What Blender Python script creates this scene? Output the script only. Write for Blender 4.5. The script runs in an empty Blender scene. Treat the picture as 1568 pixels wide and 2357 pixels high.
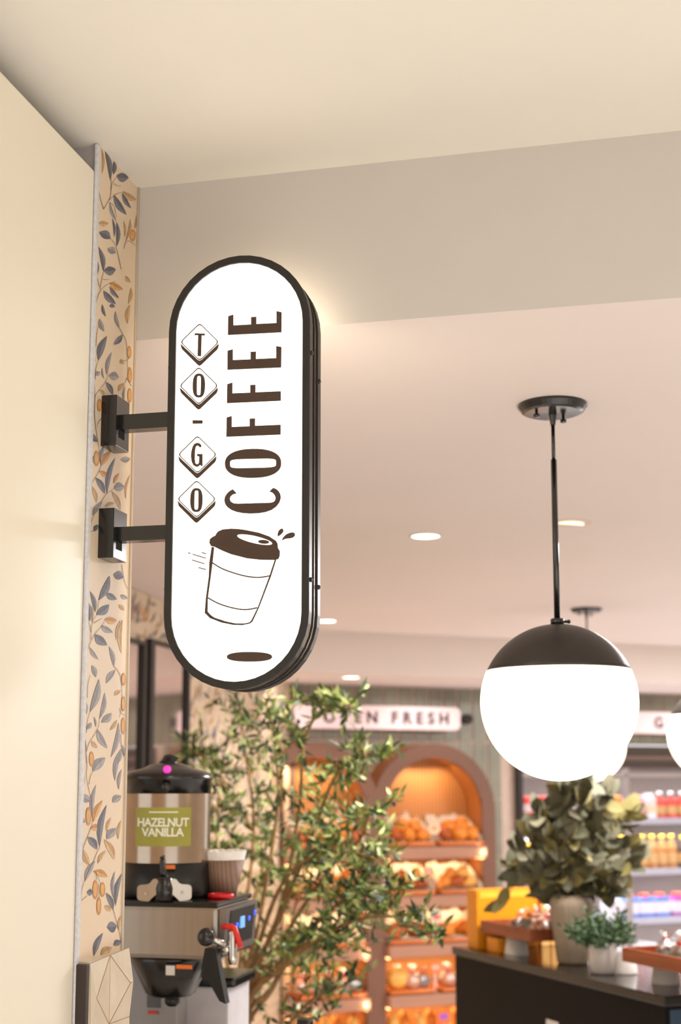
import bpy, bmesh, math, random
from math import sin, cos, tan, radians, pi, sqrt
from mathutils import Vector, Matrix, noise
C = bpy.context.scene.collection

# ------------------------------------------------------------------ camera
F_PX, TILT, CY, EYE = 3150.0, radians(8.02), 1356.0, 1.70
cam_d = bpy.data.cameras.new('camera'); cam = bpy.data.objects.new('camera', cam_d); C.objects.link(cam)
cam.location = (0, 0, EYE); cam.rotation_euler = (pi/2 + TILT, 0, 0)
cam_d.sensor_fit = 'VERTICAL'; cam_d.sensor_height = 36.0; cam_d.sensor_width = 24.0
cam_d.lens = F_PX/2357*36; cam_d.shift_y = (CY-1178.5)/2357; cam_d.clip_start = .05
cam_d.dof.use_dof = True; cam_d.dof.focus_distance = 2.62; cam_d.dof.aperture_fstop = 3.3; cam_d.dof.aperture_blades = 0
bpy.context.scene.camera = cam

# ------------------------------------------------------------------ world, exposure, area lights
sc = bpy.context.scene
sc.view_settings.view_transform = 'Standard'; sc.view_settings.look = 'None'
sc.view_settings.gamma = 1; sc.view_settings.use_curve_mapping = False; sc.view_settings.exposure = -0.16
W = bpy.data.worlds.new('world'); sc.world = W; W.use_nodes = True
W.node_tree.nodes['Background'].inputs[0].default_value = (1.0, .985, .97, 1)
W.node_tree.nodes['Background'].inputs[1].default_value = 1.35

H0, H1, H2 = 2.9307, 2.60, 2.348       # near ceiling, lower ceiling, bulkhead ceiling

class Frame:
    def __init__(s, deg):
        a = radians(deg); s.a = a; s.x = Vector((cos(a), -sin(a), 0)); s.d = Vector((sin(a), cos(a), 0))
    def w(s, u, v, z=0): return s.x*u + s.d*v + Vector((0, 0, z))
    def l(s, p): p = Vector(p); return Vector((p.dot(s.x), p.dot(s.d), p.z))
FA, FB, FI = Frame(13.4), Frame(-22.2), Frame(-16.8)    # shop left side; bakery wall; island
CAM = Vector((0, 0, EYE))
def ray(px, py):
    a = (px-784)/F_PX; b = (CY-py)/F_PX
    return Vector((a, cos(TILT)-b*sin(TILT), sin(TILT)+b*cos(TILT)))
def on_v(fr, px, py, v):               # the point of the vertical plane v of a frame that this sight line meets
    d = ray(px, py); k = v/d.dot(fr.d); return fr.l(CAM + d*k)
def on_u(fr, px, py, u):
    d = ray(px, py); k = u/d.dot(fr.x); return fr.l(CAM + d*k)
def on_z(px, py, z, fr=FA):
    d = ray(px, py); return fr.l(CAM + d*((z-EYE)/d.z))

def area(name, loc, rot, sx, sy, power, col=(1, .96, .91)):
    L = bpy.data.lights.new(name, 'AREA'); L.shape = 'RECTANGLE'; L.size = sx; L.size_y = sy; L.energy = power; L.color = col
    o = bpy.data.objects.new(name, L); o.location = loc; o.rotation_euler = rot; C.objects.link(o); return o
def spot(name, loc, target, power, ang=70, blend=.6, col=(1, .88, .74), r=.04):
    L = bpy.data.lights.new(name, 'SPOT'); L.energy = power; L.spot_size = radians(ang); L.spot_blend = blend; L.color = col; L.shadow_soft_size = r
    o = bpy.data.objects.new(name, L); o.location = loc
    o.rotation_euler = (Vector(target)-Vector(loc)).to_track_quat('-Z', 'Y').to_euler(); C.objects.link(o); return o
for dx_, dy_ in ((.5, -1.2), (1.7, -.6), (.3, .4), (1.9, .7), (3.0, .2)):      # unseen fill spots added overhead and behind the camera, brightening the ceiling by bounce
    spot('downward_spot', (dx_, dy_, H0-.02), (dx_, dy_, 0), 400, 78, .5, (1, .975, .93), .06)
area('ceiling_fill_light', (1.6, 5.4, H1-.03), (0, 0, 0), .9, .9, 125, (1, .985, .99))  # unseen area fills added under the lower ceiling to brighten the shop
area('ceiling_fill_light', (3.4, 7.4, H1-.03), (0, 0, 0), .9, .9, 125, (1, .985, .99))

# ------------------------------------------------------------------ materials
def lin(c):
    c = c/255.0; return c/12.92 if c <= .04045 else ((c+.055)/1.055)**2.4
def rgb(t): return (lin(t[0]), lin(t[1]), lin(t[2]), 1)
MC = {}
def mat(name, col, rough=.5, metal=0, var=.06, scale=18, bump=0, emit=0, ecol=None, trans=0, coat=0, stretch=None, spec=.5):
    if name in MC: return MC[name]
    m = bpy.data.materials.new(name); m.use_nodes = True; nt = m.node_tree; N = nt.nodes; L = nt.links
    b = N['Principled BSDF']; c = rgb(col)
    b.inputs['Roughness'].default_value = rough; b.inputs['Metallic'].default_value = metal; b.inputs['Specular IOR Level'].default_value = spec
    if coat: b.inputs['Coat Weight'].default_value = coat; b.inputs['Coat Roughness'].default_value = .08
    tc = N.new('ShaderNodeTexCoord'); nz = N.new('ShaderNodeTexNoise'); nz.inputs['Scale'].default_value = scale; nz.inputs['Detail'].default_value = 4
    if stretch:
        mp = N.new('ShaderNodeMapping'); mp.inputs['Scale'].default_value = stretch
        L.new(tc.outputs['Object'], mp.inputs['Vector']); L.new(mp.outputs[0], nz.inputs['Vector'])
    else: L.new(tc.outputs['Object'], nz.inputs['Vector'])
    if var:
        r = N.new('ShaderNodeValToRGB'); e = r.color_ramp.elements
        e[0].position = .3; e[1].position = .7
        e[0].color = (c[0]*(1-var), c[1]*(1-var), c[2]*(1-var), 1); e[1].color = (min(1, c[0]*(1+var)), min(1, c[1]*(1+var)), min(1, c[2]*(1+var)), 1)
        L.new(nz.outputs['Fac'], r.inputs['Fac']); L.new(r.outputs['Color'], b.inputs['Base Color'])
    else: b.inputs['Base Color'].default_value = c
    if bump:
        bp = N.new('ShaderNodeBump'); bp.inputs['Strength'].default_value = bump; bp.inputs['Distance'].default_value = .01
        L.new(nz.outputs['Fac'], bp.inputs['Height']); L.new(bp.outputs['Normal'], b.inputs['Normal'])
    if emit:
        b.inputs['Emission Color'].default_value = rgb(ecol or col); b.inputs['Emission Strength'].default_value = emit
    if trans: b.inputs['Transmission Weight'].default_value = trans
    MC[name] = m; return m
def pane_mat(name, col=(255, 255, 255), clear=.9, rough=.02):
    m = bpy.data.materials.new(name); m.use_nodes = True; N = m.node_tree.nodes; L = m.node_tree.links
    N.remove(N['Principled BSDF']); o = N['Material Output']
    t = N.new('ShaderNodeBsdfTransparent'); g = N.new('ShaderNodeBsdfGlossy'); g.inputs['Roughness'].default_value = rough
    t.inputs[0].default_value = rgb(col); g.inputs[0].default_value = rgb((235, 235, 235))
    x = N.new('ShaderNodeMixShader'); x.inputs[0].default_value = 1-clear
    L.new(t.outputs[0], x.inputs[1]); L.new(g.outputs[0], x.inputs[2]); L.new(x.outputs[0], o.inputs[0]); return m
def stripes_mat(name, c1, c2, scale, axis='X', rough=.5, rot=None, sharp=.1):
    m = bpy.data.materials.new(name); m.use_nodes = True; N = m.node_tree.nodes; L = m.node_tree.links; b = N['Principled BSDF']
    b.inputs['Roughness'].default_value = rough
    tc = N.new('ShaderNodeTexCoord'); mp = N.new('ShaderNodeMapping'); L.new(tc.outputs['Object'], mp.inputs[0])
    if rot: mp.inputs['Rotation'].default_value = rot
    w = N.new('ShaderNodeTexWave'); w.bands_direction = axis; w.inputs['Scale'].default_value = scale; w.inputs['Distortion'].default_value = 0.3
    w.inputs['Detail Scale'].default_value = 2
    L.new(mp.outputs[0], w.inputs['Vector']); r = N.new('ShaderNodeValToRGB'); r.color_ramp.elements[0].color = rgb(c1); r.color_ramp.elements[1].color = rgb(c2)
    r.color_ramp.elements[0].position = .5-sharp; r.color_ramp.elements[1].position = .5+sharp
    L.new(w.outputs['Fac'], r.inputs[0]); L.new(r.outputs[0], b.inputs['Base Color']); return m
def net_mat(name, c1, c2, k):
    m = bpy.data.materials.new(name); m.use_nodes = True; N = m.node_tree.nodes; L = m.node_tree.links; b = N['Principled BSDF']
    b.inputs['Roughness'].default_value = .7
    tc = N.new('ShaderNodeTexCoord'); mp = N.new('ShaderNodeMapping'); mp.inputs['Rotation'].default_value = (0, radians(45), 0); mp.inputs['Scale'].default_value = (k, .001, k)
    ch = N.new('ShaderNodeTexChecker'); ch.inputs['Scale'].default_value = 1; ch.inputs[1].default_value = rgb(c1); ch.inputs[2].default_value = rgb(c2)
    L.new(tc.outputs['Object'], mp.inputs[0]); L.new(mp.outputs[0], ch.inputs[0]); L.new(ch.outputs[0], b.inputs['Base Color']); return m

# ------------------------------------------------------------------ mesh building
class MB:
    def __init__(s): s.v = []; s.f = []; s.m = []; s.sm = []
    def add(s, vs, fs, mi=0, smooth=False):
        o = len(s.v); s.v += [tuple(p) for p in vs]
        for f in fs: s.f.append([i+o for i in f]); s.m.append(mi); s.sm.append(smooth)
    def box(s, x0, x1, y0, y1, z0, z1, mi=0, bev=0):
        if bev > 0:
            b = bmesh.new(); r = bmesh.ops.create_cube(b, size=1)
            for v in b.verts: v.co = Vector(((x0+x1)/2+v.co.x*(x1-x0), (y0+y1)/2+v.co.y*(y1-y0), (z0+z1)/2+v.co.z*(z1-z0)))
            bmesh.ops.bevel(b, geom=b.edges[:], offset=bev, segments=2, affect='EDGES', profile=.6)
            b.verts.index_update(); s.add([v.co[:] for v in b.verts], [[v.index for v in f.verts] for f in b.faces], mi); b.free(); return
        p = [(x0, y0, z0), (x1, y0, z0), (x1, y1, z0), (x0, y1, z0), (x0, y0, z1), (x1, y0, z1), (x1, y1, z1), (x0, y1, z1)]
        s.add(p, [(0, 3, 2, 1), (4, 5, 6, 7), (0, 1, 5, 4), (1, 2, 6, 5), (2, 3, 7, 6), (3, 0, 4, 7)], mi)
    def prism(s, poly, fn, h, mi=0, smooth=False):      # poly in 2D, fn(a, b, depth) -> 3D
        n = len(poly)
        a = [fn(p[0], p[1], 0) for p in poly]; b = [fn(p[0], p[1], h) for p in poly]
        s.add(a+b, [list(range(n)), list(range(2*n-1, n-1, -1))], mi)
        s.add(a+b, [(i, i+n, (i+1) % n+n, (i+1) % n) for i in range(n)], mi, smooth)
    def lathe(s, prof, n=32, mi=0, c=(0, 0, 0), axis='Z', smooth=True, cap=True, sx=1, sy=1):
        vs = []; fs = []; k = len(prof)
        for j in range(n):
            t = 2*pi*j/n
            for r, z in prof:
                p = (r*cos(t)*sx, r*sin(t)*sy, z)
                if axis == 'X': p = (z, p[0], p[1])
                if axis == 'Y': p = (p[0], z, p[1])
                vs.append((p[0]+c[0], p[1]+c[1], p[2]+c[2]))
        for j in range(n):
            for i in range(k-1): fs.append((j*k+i, ((j+1) % n)*k+i, ((j+1) % n)*k+i+1, j*k+i+1))
        s.add(vs, fs, mi, smooth)
        if cap:
            o = len(s.v)-len(vs)
            for i in (0, k-1):
                if prof[i][0] > 1e-5: s.f.append([o+j*k+i for j in range(n)]); s.m.append(mi); s.sm.append(False)
    def tube(s, pts, r, n=8, mi=0, r2=None):
        pts = [Vector(p) for p in pts]; k = len(pts); vs = []; fs = []; up = Vector((0, 0, 1))
        for i, p in enumerate(pts):
            d = (pts[min(i+1, k-1)]-pts[max(i-1, 0)]).normalized()
            a = d.cross(up if abs(d.z) < .95 else Vector((1, 0, 0))).normalized(); b = d.cross(a)
            rr = r if r2 is None else r+(r2-r)*i/(k-1)
            for j in range(n): t = 2*pi*j/n; vs.append(p+a*cos(t)*rr+b*sin(t)*rr)
        for i in range(k-1):
            for j in range(n): fs.append((i*n+j, i*n+(j+1) % n, (i+1)*n+(j+1) % n, (i+1)*n+j))
        s.add(vs, fs, mi, True); s.add(vs, [list(range(n)), [(k-1)*n+j for j in range(n)]], mi)
    def ball(s, c, r, mi=0, sc=(1, 1, 1), n=14, lump=0, seed=0):
        vs = []; fs = []; h = n//2
        for i in range(h+1):
            t = pi*i/h
            for j in range(n):
                p = 2*pi*j/n; d = Vector((sin(t)*cos(p), sin(t)*sin(p), cos(t)))
                q = 1+(noise.noise(d*1.7+Vector((seed*7.3, seed, 0)))*lump if lump else 0)
                vs.append((c[0]+d.x*r*sc[0]*q, c[1]+d.y*r*sc[1]*q, c[2]+d.z*r*sc[2]*q))
        for i in range(h):
            for j in range(n): fs.append((i*n+j, (i+1)*n+j, (i+1)*n+(j+1) % n, i*n+(j+1) % n))
        s.add(vs, fs, mi, True)
    def obj(s, name, mats, parent=None, merge=True):
        me = bpy.data.meshes.new(name); me.from_pydata(s.v, [], s.f)
        if not isinstance(mats, (list, tuple)): mats = [mats]
        for m in mats: me.materials.append(m)
        for p, mi, sm in zip(me.polygons, s.m, s.sm): p.material_index = mi; p.use_smooth = sm
        b = bmesh.new(); b.from_mesh(me)
        if merge: bmesh.ops.remove_doubles(b, verts=b.verts[:], dist=1e-6); bmesh.ops.recalc_face_normals(b, faces=b.faces[:])
        b.to_mesh(me); b.free(); me.update()
        o = bpy.data.objects.new(name, me); C.objects.link(o)
        if parent: o.parent = parent
        return o
def tag(o, label, cat, group=None, kind=None):
    o['label'] = label; o['category'] = cat
    if group: o['group'] = group
    if kind: o['kind'] = kind
    return o
def place(o, fr, p, rz=0): o.location = fr.w(*p); o.rotation_euler = (0, 0, -fr.a+rz); return o
def thing(name, label, cat, fr, p, group=None, rz=0):
    o = bpy.data.objects.new(name, None); o.empty_display_size = .05; C.objects.link(o)
    place(o, fr, p, rz); return tag(o, label, cat, group)
def struct(o, fr=None):
    if fr: place(o, fr, (0, 0, 0))
    o['kind'] = 'structure'; return o
def copy_tree(o, parent=None):
    c = o.copy(); C.objects.link(c)
    if parent: c.parent = parent
    for ch in [x for x in C.objects if x.parent == o]: copy_tree(ch, c)
    return c
def arc(cx, cz, r, a0, a1, n=24): return [(cx+r*cos(radians(a0+(a1-a0)*i/n)), cz+r*sin(radians(a0+(a1-a0)*i/n))) for i in range(n+1)]
def keyhole(outer, hole):
    bi, bj = min(((i, j) for i in range(len(outer)) for j in range(len(hole))), key=lambda q: (outer[q[0]][0]-hole[q[1]][0])**2+(outer[q[0]][1]-hole[q[1]][1])**2)
    def ar(p): return sum(p[i][0]*p[(i+1) % len(p)][1]-p[(i+1) % len(p)][0]*p[i][1] for i in range(len(p)))
    h = hole[bj:]+hole[:bj]
    if ar(outer)*ar(hole) > 0: h = [h[0]]+h[1:][::-1]
    o = outer[bi:]+outer[:bi]
    return o+[o[0]]+h+[h[0]]

# palette
paint = mat('ceiling_paint', (233, 226, 214), .75, var=.015, scale=3)
paint_low = mat('lower_ceiling_paint', (232, 219, 212), .75, var=.012, scale=2)
cream = mat('cream_panel_paint', (240, 231, 212), .45, var=.01, scale=3)
grey_dry = mat('grey_drywall', (190, 182, 178), .8)
black = mat('black_powder_coat', (34, 30, 27), .42, var=.1, scale=40)
black_gl = mat('black_gloss_metal', (22, 20, 19), .22, var=.1, coat=.4)
black_pl = mat('black_plastic', (20, 20, 21), .35, var=.1)
steel = mat('brushed_steel', (176, 165, 152), .28, 1, var=.05, scale=60, stretch=(1, 1, .03))
chrome = mat('polished_chrome', (215, 210, 205), .12, 1, var=0)
wood_slat = stripes_mat('slatted_wood', (104, 70, 54), (130, 90, 70), 16, 'X', .5, sharp=.3)
wood_in = stripes_mat('warm_wood_lining', (196, 134, 74), (176, 114, 58), 12, 'X', .5, sharp=.4)
white = mat('white_ceramic', (232, 224, 218), .5, var=.02)

# ------------------------------------------------------------------ structure
b = MB(); b.box(-9, 14, -4, 16, -.1, 0); struct(b.obj('floor', mat('warm_grey_floor', (212, 209, 206), .35, var=.05, scale=1.5)))
# ceiling: near slab, dropped face, lower slab, far bulkhead, low slab, as one stepped surface
b = MB()
SO, U_W = 2.547, -1.0423
def wq(b, pts, mi=0): b.add([Vector(p) for p in pts], [list(range(len(pts)))], mi)
b.box(0, 0, 0, 0, 0, 0)
b = MB()
def slab(b, corners, z0, z1, mi=0):
    n = len(corners); lo = [(p.x, p.y, z0) for p in corners]; hi = [(p.x, p.y, z1) for p in corners]
    b.add(lo+hi, [list(range(n)), list(range(2*n-1, n-1, -1))]+[(i, (i+1) % n, (i+1) % n+n, i+n) for i in range(n)], mi)
slab(b, [FA.w(-3.0, -3.2), FA.w(6, -3.2), FA.w(6, SO+.02), FA.w(-3.0, SO+.02)], H0, H0+.1)
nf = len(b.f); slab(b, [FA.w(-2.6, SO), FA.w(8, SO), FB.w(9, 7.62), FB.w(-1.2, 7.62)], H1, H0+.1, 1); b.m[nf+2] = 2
slab(b, [FB.w(-1.2, 7.61), FB.w(9, 7.61), FB.w(9, 9.3), FB.w(-1.2, 9.3)], H2, H0+.1, 1)
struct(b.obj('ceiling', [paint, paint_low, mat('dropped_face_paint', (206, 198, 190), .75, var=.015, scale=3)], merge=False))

# near wall pier with the botanical wallpaper print (leaf shapes are inlaid in the wall's own mesh)
print_cols = {'B': ((122, 122, 132), (98, 98, 110)), 'G': ((164, 158, 158), (140, 134, 138)), 'T': ((208, 172, 126), (190, 150, 104)), 'O': ((216, 164, 100), (196, 136, 74))}
pm = [mat('wallpaper_cream', (228, 206, 178), .55, var=.02, scale=4), grey_dry]; pidx = {}
for k, (c1, c2) in print_cols.items():
    pidx[k] = len(pm); pm += [mat('print_%s_light' % k, c1, .6, var=.12, scale=70), mat('print_%s_dark' % k, c2, .6, var=.12, scale=70)]
pidx['S'] = len(pm); pm.append(mat('print_stem', (128, 104, 88), .6))
PV0, PV1 = 2.348, SO
b = MB(); b.box(-1.7, U_W, PV0-.001, PV1, 0, H0)
for i, f in enumerate(b.f):
    if i == 2: b.m[i] = 1
crops = {3: (0, 150, 3.136), 4: (160, 700, 3.8), 5: (160, 1300, 5.123), 6: (160, 1700, 3.409)}
layer = [0]
def wp(cr, x, y, lift=0):
    ox, oy, s = crops[cr]; p = on_u(FA, ox+x/s, oy+y/s, U_W)
    return (U_W+.0006+lift, min(max(p.y, PV0+.0004), PV1-.0004), min(p.z, H0-.001))
def leafpoly(cr, bx, by, tx, ty, w, c):
    layer[0] += 1; lf = (layer[0] % 12)*.00003
    dx, dy = tx-bx, ty-by; L = sqrt(dx*dx+dy*dy); nx, ny = -dy/L, dx/L
    prof = [(0, 0), (.12, .42), (.3, .85), (.48, 1), (.65, .88), (.82, .55), (.93, .24), (1, 0)]
    bend = .07*L*(1 if (layer[0] % 2) else -1)
    mid = [(bx+dx*t+nx*bend*sin(pi*t), by+dy*t+ny*bend*sin(pi*t)) for t, q in prof]
    for sgn, mi in ((1, pidx[c]), (-1, pidx[c]+1)):
        side = [(m[0]+nx*w*.5*q*sgn, m[1]+ny*w*.5*q*sgn) for m, (t, q) in zip(mid, prof)]
        poly = mid+side[-2:0:-1]
        b.add([wp(cr, x, y, lf) for x, y in poly], [list(range(len(poly)))], mi)
    stempoly(cr, mid[:6], .9)
def berry(cr, x, y, rx, ry, c='O'):
    layer[0] += 1; lf = (layer[0] % 12)*.00003+.0003
    for k, mi in ((1, pidx[c]+1), (.72, pidx[c])):
        b.add([wp(cr, x+rx*k*cos(t*pi/8)-(1-k)*rx*.3, y+ry*k*sin(t*pi/8), lf+(1-k)*.0004) for t in range(16)], [list(range(16))], mi)
def stempoly(cr, pts, w=2.2):
    layer[0] += 1; w = w*crops[cr][2]/3.8; lf = (layer[0] % 12)*.00003+.0004
    P = []
    for i in range(len(pts)-1):
        p0 = pts[max(i-1, 0)]; p1 = pts[i]; p2 = pts[i+1]; p3 = pts[min(i+2, len(pts)-1)]
        for t in (0, .25, .5, .75):
            P.append(tuple(.5*((2*p1[k])+(-p0[k]+p2[k])*t+(2*p0[k]-5*p1[k]+4*p2[k]-p3[k])*t*t+(-p0[k]+3*p1[k]-3*p2[k]+p3[k])*t**3) for k in (0, 1)))
    P.append(pts[-1]); A_ = []; B_ = []
    for i in range(len(P)):
        q0 = P[max(i-1, 0)]; q1 = P[min(i+1, len(P)-1)]; dx, dy = q1[0]-q0[0], q1[1]-q0[1]; L = sqrt(dx*dx+dy*dy)+1e-6
        ww = w*(1-.5*i/len(P)); A_.append(wp(cr, P[i][0]-dy/L*ww, P[i][1]+dx/L*ww, lf)); B_.append(wp(cr, P[i][0]+dy/L*ww, P[i][1]-dx/L*ww, lf))
    n = len(P); b.add(A_+B_, [(i, i+1, n+i+1, n+i) for i in range(n-1)], pidx['S'])
LV = {3: '795,830,755,610,38,B 818,790,822,690,30,B 838,800,928,812,66,B 885,915,985,975,45,T 820,935,912,1080,46,B 880,925,945,1033,30,B 735,780,732,600,22,T 790,990,840,1128,24,G 712,1140,782,1142,40,T 797,1252,715,1205,62,B 840,1310,840,1130,30,B 822,1240,808,1105,18,B 835,1355,775,1325,55,G 745,1490,710,1310,36,B 697,1520,688,1390,25,B 748,1485,835,1475,66,B 790,1570,885,1618,45,O 745,1628,835,1725,45,B 790,1598,858,1682,30,B 905,1520,940,1570,28,T 905,1270,940,1110,24,T 897,1240,890,1120,16,T 970,1180,985,1080,22,T 925,1725,945,1605,28,T',
 4: '315,110,285,0,28,B 345,15,397,22,34,B 437,215,400,60,34,G 300,240,262,125,44,G 460,268,385,355,46,B 505,172,530,0,44,T 475,525,445,480,38,T 425,762,482,692,44,T 475,850,485,720,22,G 250,495,325,280,64,B 222,500,203,370,26,B 325,620,368,420,40,G 345,630,430,640,76,G 225,625,266,595,48,G 297,650,285,555,16,G 315,680,378,795,40,B 262,750,302,790,28,T 190,920,200,840,18,T 245,1205,172,1120,54,B 270,1400,300,1240,38,G 175,1320,212,1390,38,G 275,1415,362,1290,54,O 530,1350,445,1362,52,G 255,1460,345,1530,48,O 325,1660,398,1345,46,B 225,1515,306,1660,52,B 385,1610,480,1600,78,G 385,1570,435,1480,30,O 190,1590,235,1740,34,T 365,1635,445,1800,42,T 490,1700,530,1490,26,T 200,1850,285,1730,48,G 310,1770,392,1740,36,T 213,1988,252,1930,42,B',
 5: '632,150,515,115,104,B 340,420,470,130,84,B 430,330,553,410,74,B 300,560,240,310,54,B 315,590,465,470,100,B 235,670,190,400,58,B 415,640,560,660,84,O 370,715,508,800,68,G 295,820,440,950,100,B 235,970,340,1120,48,G 600,355,686,400,56,G 640,540,580,470,54,T 600,650,550,900,32,T 622,650,610,1050,48,T 262,680,260,480,24,T 520,1200,462,960,54,G 540,1240,430,1400,64,G 600,1480,525,1545,52,T 306,1325,262,1185,62,G 235,1740,345,1345,84,G 195,1770,155,1575,48,G 350,1820,412,1505,58,G 375,1860,495,1750,90,G 200,1940,256,1860,54,G 305,1910,285,1790,24,G 325,1940,443,2165,74,G 260,2080,325,2160,48,T 475,1950,560,1830,48,T 485,2270,576,1860,60,G 640,2260,615,2120,38,G 560,2350,605,2180,48,G',
 6: '180,260,280,150,76,G 355,330,405,80,42,G 385,400,408,240,28,G 335,500,405,450,58,G 165,490,85,440,64,G 178,620,208,360,36,G 185,655,258,485,48,O 120,655,85,630,46,G 165,705,245,700,54,O 235,850,290,520,48,B 290,790,370,705,64,G 290,730,325,620,30,T 140,770,215,870,58,B 270,790,350,950,54,T 155,995,110,870,48,T 380,790,405,640,26,T 220,980,282,880,32,T 120,1120,200,960,48,G 185,1040,297,1085,54,O 135,1205,182,1215,54,B 360,1310,408,1060,42,B 343,1250,355,1040,26,G 285,1210,340,1345,42,B 275,1310,320,1355,42,T 368,1468,293,1480,88,B 190,1705,260,1525,48,B 345,1620,405,1590,50,B 245,1700,330,1640,64,T 385,1500,402,1390,22,T'}
ST = {3: ['745,1040 790,960 800,900 810,850 835,810', '745,1040 722,960 712,900', '785,975 830,935 900,910', '797,900 800,840 790,760', '820,855 845,870 870,870', '785,990 820,1020 838,1100', '872,1475 850,1370 825,1290 795,1250', '690,1720 715,1640 760,1590 830,1560', '718,1620 735,1530 745,1490', '715,1600 700,1540', '735,1545 765,1548 785,1545', '893,1325 905,1280 935,1270 970,1300'],
 4: ['228,370 235,260 250,190', '437,215 465,270 490,320 497,400 505,600 495,650', '495,650 485,690', '500,650 540,720', '450,490 490,495 520,475', '215,990 220,820 235,780 310,680 345,600', '195,640 215,720 217,820', '183,790 215,840', '215,960 225,1080 250,1230 262,1350', '275,1000 245,1040 235,1080', '175,1595 250,1470 270,1410 262,1350', '270,1735 320,1660 385,1615', '150,2200 165,2000 200,1870 270,1735', '165,2000 190,1985 213,1988', '222,660 228,560 250,495'],
 5: ['610,0 640,180 685,290', '170,1110 240,920 300,810 380,720 415,650', '245,880 250,790 270,660 320,590', '248,790 230,700 190,640', '280,690 330,660 380,630', '320,590 330,500 345,420', '520,1200 560,1240 600,1330 615,1500 605,1700 585,1800', '205,1570 212,1420 240,1300', '195,2200 230,2100 325,1940 350,1820', '195,1980 205,1850 235,1740', '150,1990 185,2080 195,2340', '585,1690 600,1740 650,1780', '600,2000 610,2150 640,2250'],
 6: ['120,20 135,200 130,300 165,470 175,560 175,660', '150,360 160,300 180,260', '90,895 165,700 175,650', '180,980 210,900 235,850', '75,1490 85,1280 95,1180 130,1080 180,970', '185,1040 210,1060 240,1140', '205,1050 210,1110', '225,1140 230,1250', '90,1270 135,1235', '340,1340 375,1470 403,1590']}
BE = {3: '955,1228,22,42', 4: '520,420,18,55 525,620,18,68 523,800,18,66 258,885,20,55 187,1030,16,45 233,1350,23,68', 5: '633,1350,25,75 630,1640,22,90 628,1900,24,100 257,2290,28,90', 6: '98,320,18,55 145,610,20,72 200,1185,21,75 257,1185,21,58 228,1315,18,70'}
for cr in (3, 4, 5, 6):
    for t in LV[cr].split():
        q = t.split(','); leafpoly(cr, *[float(x) for x in q[:5]], q[5])
    for t in ST[cr]: stempoly(cr, [tuple(float(x) for x in p.split(',')) for p in t.split()])
    for t in BE[cr].split(): berry(cr, *[float(x) for x in t.split(',')])
struct(b.obj('wall_pier', pm, merge=False), FA)
# cream panel in front of the pier, free of the ceiling by a hand's breadth
b = MB(); b.box(-1.10, -1.046, .25, 2.334, 0, 2.872, bev=.003); struct(b.obj('wall_left', cream), FA)
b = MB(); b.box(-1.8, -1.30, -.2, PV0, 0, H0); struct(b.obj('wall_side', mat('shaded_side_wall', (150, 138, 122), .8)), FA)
b = MB(); b.box(-1.0475, -1.041, 2.3345, 2.3495, 0, H0-.002, bev=.002); struct(b.obj('trim_1', mat('white_corner_bead', (214, 212, 214), .6, var=.1, scale=120)), FA)
b = MB(); b.tube([(U_W+.0015, SO-.002, z) for z in (0, 1, 2, H0)], .003, 6); struct(b.obj('trim_2', mat('corner_bead', (212, 196, 176), .6)), FA)
# faceted wall tiles low on the pier, with black metal edge
ux = U_W+.022
def tp(x, y, lift=0): ox, oy, s = crops[6]; p = on_u(FA, ox+x/s, oy+y/s, ux); return (ux+lift, p.y, p.z)
tz = on_u(FA, 207, 2214, ux).z
b = MB()
Vq = {'a': tp(163, 1765), 'b': tp(320, 1700), 'c': tp(468, 1640), 'd': tp(486, 1905, .004), 'e': tp(440, 1915, .010), 'g': tp(180, 2035, .008), 'h': tp(310, 2240), 'i': tp(163, 2330), 'j': tp(470, 2180), 'k': tp(470, 2500), 'm': tp(163, 2500), 'n': tp(320, 2290, .0)}
T = lambda s: b.add([Vq[q] for q in s], [list(range(len(s)))], 0)
for s in ('abg', 'beh', 'bhg', 'bcde', 'edjh', 'agi', 'ghi', 'hjkm', 'him'): T(s)
v0 = Vq['a'][1]; v1 = Vq['c'][1]+.002
b.box(U_W, ux-.0005, v0, v1, .9, tz-.0005, 0)
for s in ('be', 'bg', 'eh', 'gh', 'ed', 'bh', 'hj', 'hi', 'ab', 'bc'):
    p, q = Vector(Vq[s[0]]), Vector(Vq[s[1]]); b.tube([p, q], .0009 if s not in ('bh', 'ab', 'bc') else .0006, 5, 1)
struct(b.obj('trim_3', [mat('ivory_faceted_tile', (216, 200, 176), .35, var=.06, scale=25), mat('amber_grout', (170, 132, 88), .6)], merge=False), FA)
b = MB(); b.box(U_W-.004, ux-.001, 2.335, v0-.0005, .9, tz-.004, bev=.001); struct(b.obj('trim_4', mat('dark_edge_profile', (52, 40, 36), .4)), FA)

# far left wall with small scale print
UL = -2.425
b = MB(); b.box(UL-.12, UL, 2.9, 10.5, 0, H1-.002)
rnd = random.Random(5)
for k in range(1500):
    v = rnd.uniform(5.2, 9.4); z = rnd.uniform(1.25, 2.58); c = rnd.choice('BBGTTO'); a = rnd.uniform(0, pi); L = rnd.uniform(.03, .06); w = L*.22
    if 0 < (k % 3): a = rnd.gauss(.9, .5)
    dy, dz = cos(a)*L, sin(a)*L; ny, nz = -sin(a)*w, cos(a)*w; uu = UL+.001+(k % 7)*.0001
    b.add([(uu, v-dy, z-dz), (uu, v+ny, z+nz), (uu, v+dy, z+dz), (uu, v-ny, z-nz)], [(0, 1, 2, 3)], pidx[c]+(k % 2))
struct(b.obj('wall_far_left', pm, merge=False), FA)
b = MB(); b.box(UL, UL+.012, 5.0, 9.4, .0, 1.18)
struct(b.obj('trim_5', stripes_mat('pale_wainscot_boards', (206, 180, 150), (196, 168, 138), 5, 'Z', .5, sharp=.05)), FA)
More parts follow.
